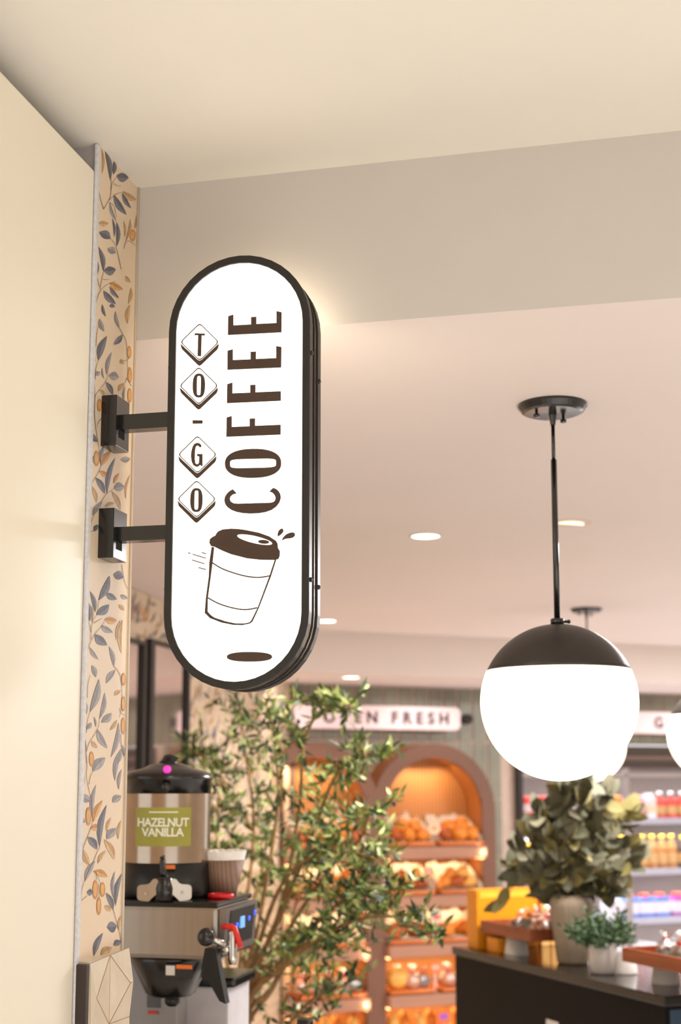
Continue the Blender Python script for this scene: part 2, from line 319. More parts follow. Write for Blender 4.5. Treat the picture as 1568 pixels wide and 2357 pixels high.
# bakery wall clad in green vertical tiles, opening at the right for the cooler
VB = 8.55
cl = on_v(FB, 1186, 1800, VB).x
b = MB(); b.box(1.6, cl, VB+.008, VB+.12, 0, H2+.02, 1); b.box(cl, 9, VB+.008, VB+.12, 1.975, H2+.02, 1)
tw = .1135; ti = 0
rows = [(1.975+k*.393, 1.975+(k+1)*.393) for k in range(-5, 2)]
x = 4.60-tw*26
while x < 8.6:
    for z0, z1 in rows:
        z1c = min(z1, H2-.004)
        if z1c-z0 < .02: continue
        if x+tw > cl and z0 < 1.96: continue
        b.box(x+.008, min(x+tw-.008, cl if z0 < 1.96 else 99), VB-.002, VB+.009, z0+.006, z1c-.006, 0)
    x += tw
struct(b.obj('wall_back', [mat('sage_glazed_tile', (142, 140, 124), .3, var=.16, scale=5), mat('pale_grout', (206, 184, 168), .8)], merge=False), FB)
cor = on_v(FB, 672, 1700, VB-.02)
b = MB(); b.box(cor.x-.02, cor.x+.015, VB-.04, VB, 0, H2); struct(b.obj('trim_6', mat('dark_corner_trim', (96, 74, 58), .5)), FB)
# shop side behind the right, out of the picture, closes the room
b = MB(); b.box(6.0, 6.1, -3, 12, 0, H0); struct(b.obj('wall_right', mat('beige_side_wall', (214, 200, 182), .8)), FA)

# ------------------------------------------------------------------ illuminated sign
lit = mat('lit_sign_face', (255, 252, 240), .4, var=0, emit=1.6, ecol=(255, 249, 236))
lit_rear = mat('lit_sign_rear', (255, 252, 240), .4, var=0, emit=4.5, ecol=(255, 240, 212))
SV, SD, SU, SZ, SR, HZ = 2.395, .085, -.7703, 2.2835, .1405, .832/2
sign = thing('blade_sign', 'tall illuminated pill-shaped COFFEE TO-GO sign with black frame', 'sign', FA, (SU, SV, SZ))
def stadium(r, n=20): return arc(0, HZ-SR, r, 0, 180, n)+arc(0, -(HZ-SR), r, 180, 360, n)
f2 = lambda y0, sg=1: (lambda a, c, h: (a, y0+h*sg, c))
def ring(b, ro, ri, y0, y1, mi=0):
    o, i = stadium(ro), stadium(ri); n = len(o)
    vs = [(x, y0, z) for x, z in o]+[(x, y0, z) for x, z in i]+[(x, y1, z) for x, z in o]+[(x, y1, z) for x, z in i]
    fs = []
    for k in range(n):
        q = (k+1) % n; fs += [(k, q, n+q, n+k), (2*n+k, 3*n+k, 3*n+q, 2*n+q), (k, 2*n+k, 2*n+q, q), (n+k, n+q, 3*n+q, 3*n+k)]
    b.add(vs, fs, mi)
FW = .0145
for y0, y1 in ((0, .022), (SD-.022, SD)):
    b = MB(); ring(b, SR, SR-FW, y0, y1); o = b.obj('frame', black, sign)
    md = o.modifiers.new('bevel', 'BEVEL'); md.width = .0012; md.segments = 2; md.limit_method = 'ANGLE'
b = MB(); ring(b, SR-.0035, SR-.02, .022, SD-.022); b.obj('side_band', mat('satin_dark_metal', (150, 130, 114), .28, .9, var=.15, scale=30), sign)
b = MB(); ring(b, SR-.001, SR-.02, .040, .0425); b.obj('seam_strip', black, sign)
b = MB(); b.prism(stadium(SR-FW+.0005), f2(.004), .003); b.obj('front_face', lit, sign)
b = MB(); b.prism(stadium(SR-FW+.0005), f2(SD-.007), .003); b.obj('rear_face', lit_rear, sign)
for sx, zz, yy in ((1, 2.4995, .012), (1, 2.461, .07), (1, 2.068, .012), (1, 2.062, .07), (-1, 2.49, .012), (-1, 2.06, .012)):
    b = MB(); b.lathe([(.0045, 0), (.0045, .002), (.003, .004), (0, .0045)], 12, c=(0, 0, 0), axis='X')
    for i, p in enumerate(b.v): b.v[i] = (sx*(SR+p[0]-.0005), yy+p[1], zz-SZ+p[2])
    b.obj('screw', black_gl, sign)
# printed artwork on the face, laid on the plane of the face
ink = mat('brown_black_ink', (74, 54, 42), .6, var=.08)
def art(name, polys, label=None):
    b = MB()
    for poly in polys:
        pts = [on_v(FA, x, y, SV+.0035) for x, y in poly]
        b.add([(p.x-SU, .0035, p.z-SZ) for p in pts]+[(p.x-SU, .0041, p.z-SZ) for p in pts], [list(range(len(pts)))]+[(i, (i+1) % len(pts), len(pts)+(i+1) % len(pts), len(pts)+i) for i in range(len(pts))])
    o = b.obj(name, ink, sign, merge=False)
    if label: o['label'] = label
    return o
c1 = lambda pts: [(360+x/3.7333, 560+y/3.7333) for x, y in pts]
c2 = lambda pts: [(360+x/3.7333, 1080+y/3.7333) for x, y in pts]
def ell(cx, cy, rx, ry, n=40, rot=0, p=2.0):
    r = []; 
    for i in range(n):
        t = 2*pi*i/n; x = rx*math.copysign(abs(cos(t))**(2/p), cos(t)); y = ry*math.copysign(abs(sin(t))**(2/p), sin(t))
        r.append((cx+x*cos(rot)-y*sin(rot), cy+x*sin(rot)+y*cos(rot)))
    return r
def stroke(pts, w):
    P = []
    for i in range(len(pts)-1):
        p0 = pts[max(i-1, 0)]; p1 = pts[i]; p2 = pts[i+1]; p3 = pts[min(i+2, len(pts)-1)]
        for t in (0, .25, .5, .75): P.append(tuple(.5*((2*p1[k])+(-p0[k]+p2[k])*t+(2*p0[k]-5*p1[k]+4*p2[k]-p3[k])*t*t+(-p0[k]+3*p1[k]-3*p2[k]+p3[k])*t**3) for k in (0, 1)))
    P.append(pts[-1]); A_, B_ = [], []
    for i in range(len(P)):
        q0 = P[max(i-1, 0)]; q1 = P[min(i+1, len(P)-1)]; dx, dy = q1[0]-q0[0], q1[1]-q0[1]; L = sqrt(dx*dx+dy*dy)+1e-6
        A_.append((P[i][0]-dy/L*w/2, P[i][1]+dx/L*w/2)); B_.append((P[i][0]+dy/L*w/2, P[i][1]-dx/L*w/2))
    return A_+B_[::-1]
art('letter_e', [c1([(617, 626), (662, 612), (662, 705), (814, 697), (814, 633), (859, 631), (859, 693), (1032, 685), (1032, 582), (1077, 592), (1075, 765), (615, 788)])])
art('letter_e', [c1([(612, 922), (657, 911), (657, 1003), (810, 997), (810, 932), (856, 930), (855, 994), (1030, 986), (1030, 883), (1075, 890), (1073, 1067), (610, 1087)])])
art('letter_f', [c1([(609, 1210), (654, 1196), (653, 1289), (807, 1283), (807, 1217), (852, 1216), (851, 1280), (1070, 1271), (1070, 1353), (606, 1374)])])
art('letter_f', [c1([(604, 1496), (648, 1484), (648, 1578), (802, 1572), (802, 1506), (848, 1504), (848, 1568), (1068, 1559), (1068, 1644), (601, 1663)])])
art('letter_o', [keyhole(c1(ell(831, 1891, 242, 125, 48, radians(-1), 2.35)), c1(ell(831, 1891, 198, 39, 48, radians(-1.3), 5)))])
art('letter_c', [c2([(657, 172), (628, 188), (604, 212), (588, 240), (584, 270), (592, 300), (610, 325), (645, 350), (690, 367), (750, 378), (810, 381), (880, 378), (940, 368), (990, 350), (1030, 322), (1058, 285), (1070, 245), (1065, 212), (1048, 184), (1025, 167), (1003, 160), (971, 192), (995, 200), (1015, 220), (1025, 245), (1020, 268), (1005, 282), (980, 288), (830, 292), (700, 296), (665, 293), (640, 278), (631, 258), (636, 236), (655, 218), (690, 207)])])
def rdiamond(cx, cy, rx, ry, k=.13, n=5):
    P = [(cx, cy-ry), (cx+rx, cy), (cx, cy+ry), (cx-rx, cy)]; r = []
    for i in range(4):
        p, a, c = P[i], P[i-1], P[(i+1) % 4]
        s0 = (p[0]+(a[0]-p[0])*k, p[1]+(a[1]-p[1])*k); s1 = (p[0]+(c[0]-p[0])*k, p[1]+(c[1]-p[1])*k)
        for j in range(n+1):
            t = j/n; r.append(tuple((1-t)**2*s0[q]+2*t*(1-t)*p[q]+t*t*s1[q] for q in (0, 1)))
    return r
def badge(cv, cx, cy, glyph, ox=0):
    o = rdiamond(cx, cy, 168, 165); i = rdiamond(cx, cy, 158, 155)
    sh = [(cx-165, cy+14), (cx-157, cy+50), (cx-150, cy+64), (cx-22, cy+192), (cx-5, cy+205), (cx+12, cy+198), (cx+150, cy+66), (cx+160, cy+48), (cx+163, cy+14), (cx+150, cy+26), (cx+18, cy+152), (cx, cy+160), (cx-18, cy+152), (cx-150, cy+28)]
    O_, I_ = cv(o), cv(i); n_ = len(O_)
    art('diamond_badge', [[O_[q], O_[(q+1) % n_], I_[(q+1) % n_], I_[q]] for q in range(n_)]+[cv(sh)])
    art(*glyph)
badge(c1, 372, 848, ('letter_t', [c1([(330, 772), (418, 776), (415, 795), (412, 792), (389, 791), (384, 970), (354, 969), (359, 790), (336, 789), (329, 796)])]))
Oring = lambda cv, cx, cy: [keyhole(cv(ell(cx, cy, 53, 103, 40, radians(1), 2.6)), cv(ell(cx, cy, 17, 82, 40, radians(1), 5)))]
badge(c1, 365, 1224, ('letter_o', Oring(c1, 365, 1222)))
art('hyphen', [c1([(311, 1520), (397, 1521), (397, 1549), (311, 1550)])])
badge(c1, 353, 1815, ('letter_g', [c1([(375, 1755), (388, 1745), (384, 1730), (370, 1718), (350, 1714), (328, 1722), (312, 1745), (300, 1790), (297, 1830), (303, 1875), (317, 1906), (342, 1921), (362, 1917), (374, 1905), (396, 1918), (397, 1811), (350, 1810), (350, 1828), (368, 1832), (366, 1885), (358, 1896), (344, 1898), (334, 1888), (330, 1850), (332, 1780), (338, 1748), (350, 1738), (362, 1742)])]))
badge(c2, 346, 256, ('letter_o', Oring(c2, 344, 265)))
lid = c2([(455, 632), (460, 600), (485, 580), (505, 572), (516, 552), (530, 535), (570, 517), (640, 511), (700, 513), (760, 521), (880, 545), (970, 577), (1030, 617), (1042, 640), (1045, 675), (1062, 705), (1060, 745), (1050, 770), (1025, 780), (900, 779), (780, 766), (640, 730), (560, 697), (500, 667), (470, 660)])
art('cup_lid_print', [keyhole(lid, c2(ell(845, 605, 155, 31, 32, radians(13), 2))), c2(ell(922, 624, 48, 17, 24, radians(4)))])
art('cup_body_print', [c2([(475, 665), (497, 672), (483, 803), (468, 920), (442, 1110), (440, 1222), (470, 1255), (500, 1275), (600, 1308), (680, 1325), (760, 1325), (800, 1315), (815, 1300), (870, 1190), (972, 915), (1017, 778), (1030, 780), (986, 918), (882, 1190), (826, 1310), (802, 1327), (740, 1340), (660, 1338), (560, 1318), (460, 1280), (415, 1235), (425, 1110), (450, 920), (455, 800)]),
    c2(stroke([(480, 803), (560, 852), (670, 893), (780, 921), (880, 930), (975, 916)], 11)), c2(stroke([(443, 1105), (530, 1152), (640, 1188), (760, 1207), (868, 1190)], 11))])
art('splash_drop', [c2([(1043, 580), (1042, 555), (1050, 530), (1065, 514), (1082, 509), (1092, 520), (1090, 540), (1070, 562)])])
art('splash_drop', [c2([(1075, 614), (1090, 585), (1115, 560), (1145, 546), (1175, 542), (1190, 551), (1192, 568), (1178, 586), (1150, 594), (1110, 598)])])
for a_, b_ in (((272, 718), (294, 724)), ((311, 730), (425, 765)), ((390, 715), (428, 728)), ((306, 780), (413, 812)), ((361, 845), (425, 862))):
    art('speed_line', [c2(stroke([a_, ((a_[0]+b_[0])/2, (a_[1]+b_[1])/2), b_], 8))])
art('ground_oval', [c2(ell(800, 1612, 195, 42, 36, 0, 2.4))])
# brackets: wall block, slot, arm
for za, zb, at_, ab_ in ((2.3386, 2.4387, (385, 949), (385, 984)), (2.1206, 2.2168, (378, 1209), (378, 1242))):
    t_ = on_v(FA, *at_, 2.41).z; bb = on_v(FA, *ab_, 2.41).z
    b = MB(); b.box(U_W-SU, -1.0112-SU, 2.386-SV, 2.452-SV, za-SZ, zb-SZ, bev=.0015); o = b.obj('wall_block', black_gl, sign)
    b = MB(); b.box(-1.0125-SU, -1.0108-SU, 2.400-SV, 2.428-SV, bb-.016-SZ, bb+.004-SZ, 0); b.obj('slot', mat('slot_shadow_black', (8, 7, 7), .9), o)
    b = MB(); b.box(-1.0116-SU, -SR+.001, 2.405-SV, 2.435-SV, bb-SZ, t_-SZ, bev=.0012); b.obj('arm', black_gl, sign)

# ------------------------------------------------------------------ globe pendants
globe_m = mat('lit_opal_glass', (255, 250, 240), .25, var=0, emit=2.6, ecol=(255, 240, 218))
cap_m = mat('matt_black_cap', (44, 38, 34), .4, var=.06)
def pendant(x, y, gz, R, label):
    root = bpy.data.objects.new('globe_pendant', None); C.objects.link(root); root.location = (x, y, gz); tag(root, label, 'pendant lamp', 'globe pendants over the island')
    k = .40; zc = k*R; n = 22
    b = MB(); b.lathe([(max(R*sqrt(max(0, 1-(t)**2)), 0), R*t) for t in [-1+1e-9]+[-cos(pi*i/40) for i in range(1, 27)] if t <= k]+[(R*sqrt(1-k*k), zc)], 64, cap=False)
    b.obj('glass_globe', globe_m, root)
    b = MB(); r0 = R*sqrt(1-k*k); prof = [(r0-.004, zc), (r0-.001, zc)]+[(R*.998*cos(a), R*.998*sin(a)) for a in [math.asin(k)+(pi/2-math.asin(k))*i/n for i in range(n)]]+[(.014, R)]
    b.lathe(prof, 64, cap=False); b.obj('cap', cap_m, root)
    b = MB(); b.lathe([(.0, R-.002), (.016, R-.002), (.016, R+.012), (.011, R+.014), (0, R+.014)], 20); b.tube([(.012, 0, R+.006), (.026, 0, R+.006)], .0035, 8); b.ball((.027, 0, R+.006), .005); b.obj('collar', black_gl, root)
    top = H1-gz; mid = R+(top-R)*.745
    b = MB(); b.tube([(0, 0, R+.01), (0, 0, mid)], .0072, 14); b.obj('lower_rod', black_gl, root)
    b = MB(); b.tube([(0, 0, mid), (0, 0, top-.05)], .0046, 12); b.obj('upper_rod', black_gl, root)
    b = MB(); b.lathe([(0, top-.050), (.006, top-.050), (.0095, top-.026), (.0095, top-.02), (.066, top-.021), (.074, top-.018), (.083, top-.006), (.083, top-.0005), (0, top-.0005)], 40, smooth=False)
    can = b.obj('canopy', black_gl, root)
    for sx, sy in ((-.042, -.022), (.030, .028)):
        b = MB(); b.lathe([(.0035, -.035), (.0035, -.02)], 10, c=(sx, sy, top)); b.lathe([(0, -.036), (.0075, -.036), (.0075, -.030), (.004, -.028)], 12, c=(sx, sy, top)); b.obj('thumb_screw', black_gl, can)
    L = bpy.data.lights.new('globe_glow', 'POINT'); L.energy = 5; L.color = (1, .86, .7); L.shadow_soft_size = R*.9
    return root
p1 = FA.w(*on_z(1272, 932, H1)); D1 = p1.y
def gz_at(x, y, py):      # height of the globe centre seen at image row py
    lo, hi = 1.2, 2.6
    for _ in range(40):
        m = (lo+hi)/2; q = Vector((x, y, m))-CAM; fw = q.y*cos(TILT)+q.z*sin(TILT); up = -q.y*sin(TILT)+q.z*cos(TILT)
        if CY-F_PX*up/fw > py: lo = m
        else: hi = m
    return (lo+hi)/2
GZ = gz_at(p1.x, p1.y, 1616); GR = 177.5/F_PX*D1*1.015
pendant(p1.x, p1.y, GZ, GR, 'nearest globe pendant: white lit globe with black cap, hung on a black rod')
p2 = FA.w(*on_z(1350, 1401, H1)); pendant(p2.x, p2.y, GZ, GR, 'far globe pendant, its lit globe mostly hidden behind the nearest one')
d3 = ray(1647, 1690); k3 = 5.35/d3.y; pendant(d3.x*k3, 5.35, GZ, GR, 'globe pendant cut off by the right edge of the photo')

# ------------------------------------------------------------------ downlights
dl_m = mat('lit_downlight_lens', (255, 250, 240), .4, var=0, emit=9, ecol=(255, 236, 210))
def downlight(x, y, z, r, label, power=25):
    root = bpy.data.objects.new('recessed_downlight', None); C.objects.link(root); root.location = (x, y, z); tag(root, label, 'downlight', 'recessed ceiling downlights')
    b = MB(); b.lathe([(r*.86, -.001), (r*.88, -.006), (r*1.04, -.004), (r*1.06, 0), (r*.86, 0)], 32, cap=False); b.obj('trim_ring', mat('white_trim_ring', (238, 228, 220), .4), root)
    b = MB(); b.lathe([(0, -.004), (r*.87, -.004), (r*.87, -.001), (0, -.001)], 32); b.obj('lens', dl_m, root)
    if power: spot('downward_spot', (x, y, z-.02), (x, y, 0), power, 110, .8)
for (px, py), z, r, lab, pw in (((980, 1232), H1, .058, 'bright round downlight in the open ceiling between sign and nearest pendant', 40), ((752, 1428), H1, .058, 'downlight just right of the lower edge of the sign', 40),
        ((1242, 1449), H1, .06, 'downlight peeking out above the left of the nearest black globe cap', 40), ((808, 1558), H2, .062, 'small downlight in the low ceiling above the OVEN FRESH sign', 30)):
    q = (FA if 1 else FB).w(*on_z(px, py, z)); downlight(q.x, q.y, z, r, lab, pw)
# gimbal downlight seen edge on beside the pendant rod
q = FA.w(*on_z(1318, 1203, H1)); g = bpy.data.objects.new('gimbal_downlight', None); C.objects.link(g); g.location = q; g.rotation_euler = (0, 0, radians(20))
tag(g, 'tilted ceiling spotlight seen as a bright sliver right of the pendant rod', 'downlight')
b = MB(); b.lathe([(.055, 0), (.055, -.003), (.072, -.002), (.072, 0)], 32, cap=False); b.obj('trim_ring', mat('pale_ring', (226, 208, 196), .5), g)
b = MB(); b.prism(arc(0, 0, .054, -160, -20, 16), lambda x, y, h: (x*1.0, y+.03, -.002-h), .003); b.obj('lens', mat('warm_lens', (255, 236, 200), .4, var=0, emit=1.6), g)
spot('gimbal_beam', q+Vector((0, 0, -.03)), (-.1, 5.5, 1.4), 90, 50, .5)

# ------------------------------------------------------------------ mirrors on the far left wall
mirror = mat('aged_mirror_glass', (226, 212, 206), .05, 1, var=.08, scale=4)
for (xl, xr, yt, lab) in ((268, 326, 1470, 'tall black-framed mirror half hidden by the wallpapered pier'), (336, 428, 1482, 'tall black-framed mirror hanging left of the olive tree')):
    a_ = on_u(FA, xl, yt, UL); c_ = on_u(FA, xr, yt, UL); zt = on_u(FA, (xl+xr)/2, yt, UL).z
    w_ = c_.y-a_.y; h_ = .98
    r_ = thing('wall_mirror', lab, 'mirror', FA, (UL, a_.y, zt-h_), 'black framed mirrors')
    fw = .055
    for nm, (y0, y1, z0, z1) in (('frame', (0, fw, 0, h_)), ('frame', (w_-fw*.6, w_, 0, h_)), ('frame', (fw, w_-fw*.6, h_-.02, h_)), ('frame', (fw, w_-fw*.6, 0, .02))):
        b = MB(); b.box(.001, .03, y0, y1, z0, z1, bev=.003); b.obj(nm, black, r_)
    b = MB(); b.box(.001, .012, fw, w_-fw*.6, .02, h_-.02); b.obj('glass', mirror, r_)

# ------------------------------------------------------------------ lit pill signs on the tile wall
pink = mat('lit_pink_acrylic', (240, 214, 214), .4, var=0, emit=.34, ecol=(255, 222, 222))
def word(s, size, parent, y, m, cx, cz, sp=1.35, post=None, bold=0.0):
    cu = bpy.data.curves.new('txt', 'FONT'); cu.body = s; cu.size = size; cu.extrude = .002; cu.offset = bold; cu.align_x = 'CENTER'; cu.align_y = 'CENTER'; cu.space_character = sp
    t_ = bpy.data.objects.new('txt', cu); C.objects.link(t_); bpy.context.view_layer.update()
    me = bpy.data.meshes.new_from_object(t_); bpy.data.objects.remove(t_)
    if post: post(me)
    bm = bmesh.new(); bm.from_mesh(me); bmesh.ops.remove_doubles(bm, verts=bm.verts[:], dist=1e-6); seen = set(); res = []
    for v0 in bm.verts:
        if v0 in seen: continue
        st_ = [v0]; isl_ = []; seen.add(v0)
        while st_:
            v = st_.pop(); isl_.append(v)
            for e in v.link_edges:
                w = e.other_vert(v)
                if w not in seen: seen.add(w); st_.append(w)
        ix = {v: i for i, v in enumerate(isl_)}; fs = {f for v in isl_ for f in v.link_faces}
        m2 = bpy.data.meshes.new('letter'); m2.from_pydata([v.co[:] for v in isl_], [], [[ix[v] for v in f.verts] for f in fs]); m2.materials.append(m)
        o = bpy.data.objects.new('letter', m2); C.objects.link(o); o.parent = parent
        if not post: o.location = (cx, y, cz); o.rotation_euler = (pi/2, 0, 0)
    bm.free(); bpy.data.meshes.remove(me)
def pillsign(u0, u1, text, label, tx):
    z0, z1 = 2.05, 2.205; h = (z1-z0)/2; zc = (z0+z1)/2; L = u1-u0
    r_ = thing('wall_light_sign', label, 'sign', FB, (u0, 8.42, zc), 'lit department signs on the green tile wall')
    pts = arc(L-h*.5, h*.5, h*.5, 0, 90, 6)+arc(h*.5, h*.5, h*.5, 90, 180, 6)+arc(h*.5, -h*.5, h*.5, 180, 270, 6)+arc(L-h*.5, -h*.5, h*.5, 270, 360, 6)
    b = MB(); b.prism(pts, lambda a, c, d: (a, d, c), .07); b.obj('light_box', pink, r_)
    word(text, .11, r_, -.002, mat('sign_plum_ink', (62, 42, 50), .5), tx, -.004, 1.6, None, .0035)
    for x in (-.06, L+.06):
        b = MB(); b.lathe([(0, 0), (.035, 0), (.035, .05), (.022, .06), (.022, .128), (0, .128)], 18, axis='Y', c=(x, 0, 0)); b.tube([(x, .03, 0), (x+(.07 if x < 0 else -.07), .03, 0)], .014, 8); b.obj('end_bracket', black, r_)
pillsign(3.115, 4.325, 'OVEN FRESH', 'pink-white lit pill sign reading OVEN FRESH over the bakery arches', .66)
pillsign(5.36, 6.9, 'GO', 'pink-white lit sign right of the nearest globe, with the letters GO', on_v(FB, 1533, 1657, 8.418).x-5.36)

# ------------------------------------------------------------------ bakery arch cabinet
VF = 8.30; R_in, R_out, ZS = .36, .455, 1.50; CX = (3.213, 4.065)
XW = on_u(FA, 672, 1800, UL); XW = FB.l(FA.w(XW.x, XW.y)); kx = tan(radians(35.6))
def xwall(v): return XW.x+(v-XW.y)*kx+.012      # where the far left wall stands at depth v
cab = thing('arched_bakery_cabinet', 'slatted wood bakery cabinet with two lit arched bays under the OVEN FRESH sign', 'cabinet', FB, (0, VF, 0))
C0 = xwall(VF+.03)
left_end = CX[0]-R_out
xi = (CX[0]+CX[1])/2; zi = ZS+sqrt(R_out**2-((CX[1]-CX[0])/2)**2)
a1 = math.degrees(math.acos((xi-CX[0])/R_out)); a2 = 180-a1
for ci, cx in enumerate(CX):        # one arched front frame per bay, meeting on the middle line
    b = MB()
    o = []; i_ = []
    n = 48
    x0 = cx-R_out if ci == 0 else xi; x1 = xi if ci == 0 else cx+R_out
    th = [180*k/n for k in range(n+1)]
    inn = [(cx-R_in, 0)]+[(cx-R_in*cos(radians(t)), ZS+R_in*sin(radians(t))) for t in th]+[(cx+R_in, 0)]
    out = [(max(min(cx-R_out, 99), x0), 0)]+[(min(max(cx-R_out*cos(radians(t)), x0), x1), ZS+R_out*sin(radians(t)) if x0 < cx-R_out*cos(radians(t)) < x1 or True else 0) for t in th]+[(min(cx+R_out, x1), 0)]
    k = len(inn); vs = [(x, 0, z) for x, z in inn]+[(x, 0, z) for x, z in out]+[(x, .03, z) for x, z in inn]+[(x, .03, z) for x, z in out]
    fs = []
    for j in range(k-1): fs += [(j, j+1, k+j+1, k+j), (2*k+j, 3*k+j, 3*k+j+1, 2*k+j+1), (k+j, k+j+1, 3*k+j+1, 3*k+j), (j, 2*k+j, 2*k+j+1, j+1)]
    vs = [(max(x, C0), y, z) for x, y, z in vs]; b.add(vs, fs); b.obj('arch_front', wood_slat, cab, merge=ci == 1)
    inn = [(max(x, C0), z) for x, z in inn]; out = [(max(x, C0), z) for x, z in out]
    # lining: curved inner skin and the back board
    b = MB(); vs = [(x, .03, z) for x, z in inn]+[(x, .24, z) for x, z in inn]; b.add(vs, [(j, j+1, k+j+1, k+j) for j in range(k-1)])
    vs = [(x, .03, z) for x, z in out]+[(x, .2, z) for x, z in out]; b.add(vs, [(j, j+1, k+j+1, k+j) for j in range(k-1)])
    b.obj('arch_lining', mat('walnut_lining', (168, 104, 52), .5, var=.1, scale=20, stretch=(1, 1, .1)), cab)
    b = MB(); b.prism([inn[0]]+[q for q, p in zip(inn[1:], inn[:-1]) if q != p], lambda a, c, d: (a, .236+d, c), .008); b.obj('back_board', wood_in, cab)
led = mat('warm_led_strip', (255, 214, 160), .4, var=0, emit=6, ecol=(255, 206, 140))
SH = [1.275, .962, .652, .338]
for cx in CX:
    for z in SH:
        b = MB(); b.box(max(cx-R_in+.003, C0), cx+R_in-.003, -.06, .235, z-.075, z, bev=.004); s_ = b.obj('shelf', mat('shelf_board_wood', (172, 124, 100), .5, var=.08, scale=12, stretch=(.2, 1, 4)), cab)
        for e in ((-1, 1) if cx == CX[1] else (1,)):
            b = MB(); b.box(cx+e*(R_in-.013)-.004, cx+e*(R_in-.013)+.004, -.02, .22, z-.085, z-.077); b.obj('light_strip', led, s_)
def worldB(u, v, z): return FB.w(u, v, z)
for cx in CX:
    for z, pw in ((1.80, 3.6),)+tuple((q-.10, 1.7) for q in SH):
        q = worldB(cx, VF+.13, z); L = area('shelf_led', q, (0, 0, -FB.a), .6, .05, pw, (1, .74, .45))
        if z > 1.7: continue
        q = worldB(cx+R_in-.03, VF-.075, z+.06)
        L = bpy.data.lights.new('led_end', 'POINT'); L.energy = .35; L.color = (1, .76, .48); L.shadow_soft_size = .012
        o = bpy.data.objects.new('led_end', L); o.location = q; C.objects.link(o)

# trays, papers, pastries
tray_m = mat('caramel_tray', (206, 110, 36), .3, var=.08, coat=.3)
paper_m = net_mat('checked_tissue', (250, 240, 222), (146, 130, 110), 85)
crust = [mat('golden_crust', (224, 132, 34), .5, var=.25, scale=14, bump=.2), mat('dark_crust', (178, 84, 26), .5, var=.3, scale=14, bump=.2), mat('pale_crust', (238, 176, 84), .5, var=.2, scale=14, bump=.2)]
def bun_mesh(seed, m):
    b = MB(); b.ball((0, 0, .03), .045, 0, (1, .85, .78), 16, .25, seed)
    for a in (-.4, 0, .4): b.tube([(-.035, .0+a*.05, .05), (0, a*.05, .068), (.035, a*.05, .05)], .006, 6, 0)
    o = b.obj('bun', m); me = o.data; bpy.data.objects.remove(o); return me
def croissant_mesh(seed, m):
    b = MB(); n = 9
    for i in range(n):
        t = (i-(n-1)/2)/((n-1)/2); r = .032*(1-.62*abs(t)); b.ball((t*.065, .028*t*t, r+.004), r, 0, (.75, 1, 1), 12, .1, seed+i)
    o = b.obj('croissant', m); me = o.data; bpy.data.objects.remove(o); return me
def bag_meshes(seed, m):
    b = MB(); b.ball((0, 0, .035), .045, 0, (1.15, .8, .8), 14, .35, seed); o = b.obj('x', m); a_ = o.data; bpy.data.objects.remove(o)
    b = MB(); b.lathe([(.0, .001), (.045, .002), (.053, .02), (.050, .05), (.03, .075), (.007, .086), (.012, .097), (.026, .115)], 14, cap=False)
    rr = random.Random(seed); b.v = [(x*(1.1+rr.uniform(-.12, .12)), y*(.9+rr.uniform(-.15, .15)), z+rr.uniform(-.004, .004)) for x, y, z in b.v]
    o = b.obj('x', cello); w_ = o.data; bpy.data.objects.remove(o)
    b = MB(); b.lathe([(.008, .082), (.0105, .085), (.0105, .090), (.008, .093)], 10, cap=False); b.box(-.025, .025, -.011, -.008, .083, .092); o = b.obj('x', mat('red_tie', (214, 40, 32), .4)); t_ = o.data; bpy.data.objects.remove(o)
    return a_, w_, t_
cello = pane_mat('cellophane', (255, 250, 245), .72, .32)
buns = [bun_mesh(i, crust[i % 2]) for i in range(4)]; crois = [croissant_mesh(i*3, crust[(i+1) % 3]) for i in range(3)]
loaf = [bun_mesh(9, crust[2]), bun_mesh(12, crust[0])]
bags = [bag_meshes(i, mat('chocolate_cookie', (98, 58, 36), .7, var=.3, scale=30) if i % 2 else crust[0]) for i in range(4)]
def bag(fr, p, rz, s, k, label, group, parts=True):
    r_ = thing('wrapped_pastry', label, 'pastry', fr, p, group, rz); r_.scale = (s, s, s)
    for nm, me in zip(('pastry', 'wrapper', 'red_tie'), bags[k % 4]):
        o = bpy.data.objects.new(nm, me); C.objects.link(o); o.parent = r_
    return r_
tray_proto = None
rn = random.Random(11)
ARCH = ('left', 'right'); LEV = ('top', 'second', 'third', 'bottom'); TR = ('left', 'right')
def tray_mesh():
    b = MB(); w, d, h = .165, .17, .022
    for r_o, r_i, z0, z1 in ((1, .93, 0, h),):
        o = []; 
        for sx, sy, a0 in ((1, 1, 0), (-1, 1, 90), (-1, -1, 180), (1, -1, 270)):
            for q in range(6): t = radians(a0+18*q); o.append((sx*(w-.03)+.03*cos(t), sy*(d/1.0*.82-.03)+.03*sin(t)))
        n = len(o); L_ = [(.90, .002), (1, .010), (1.03, .022), (1.03, .03), (1.0, .033), (.95, .028), (.86, .010)]
        vs = []
        for s_, z in L_: vs += [(x*s_, y*s_, z) for x, y in o]
        fs = [(k*n+i, k*n+(i+1) % n, (k+1)*n+(i+1) % n, (k+1)*n+i) for k in range(len(L_)-1) for i in range(n)]
        b.add(vs, fs, 0, True); b.add(vs, [list(range(n)), [(len(L_)-1)*n+i for i in range(n)]])
    o = b.obj('tray', tray_m); me = o.data; bpy.data.objects.remove(o); return me
TM = tray_mesh()
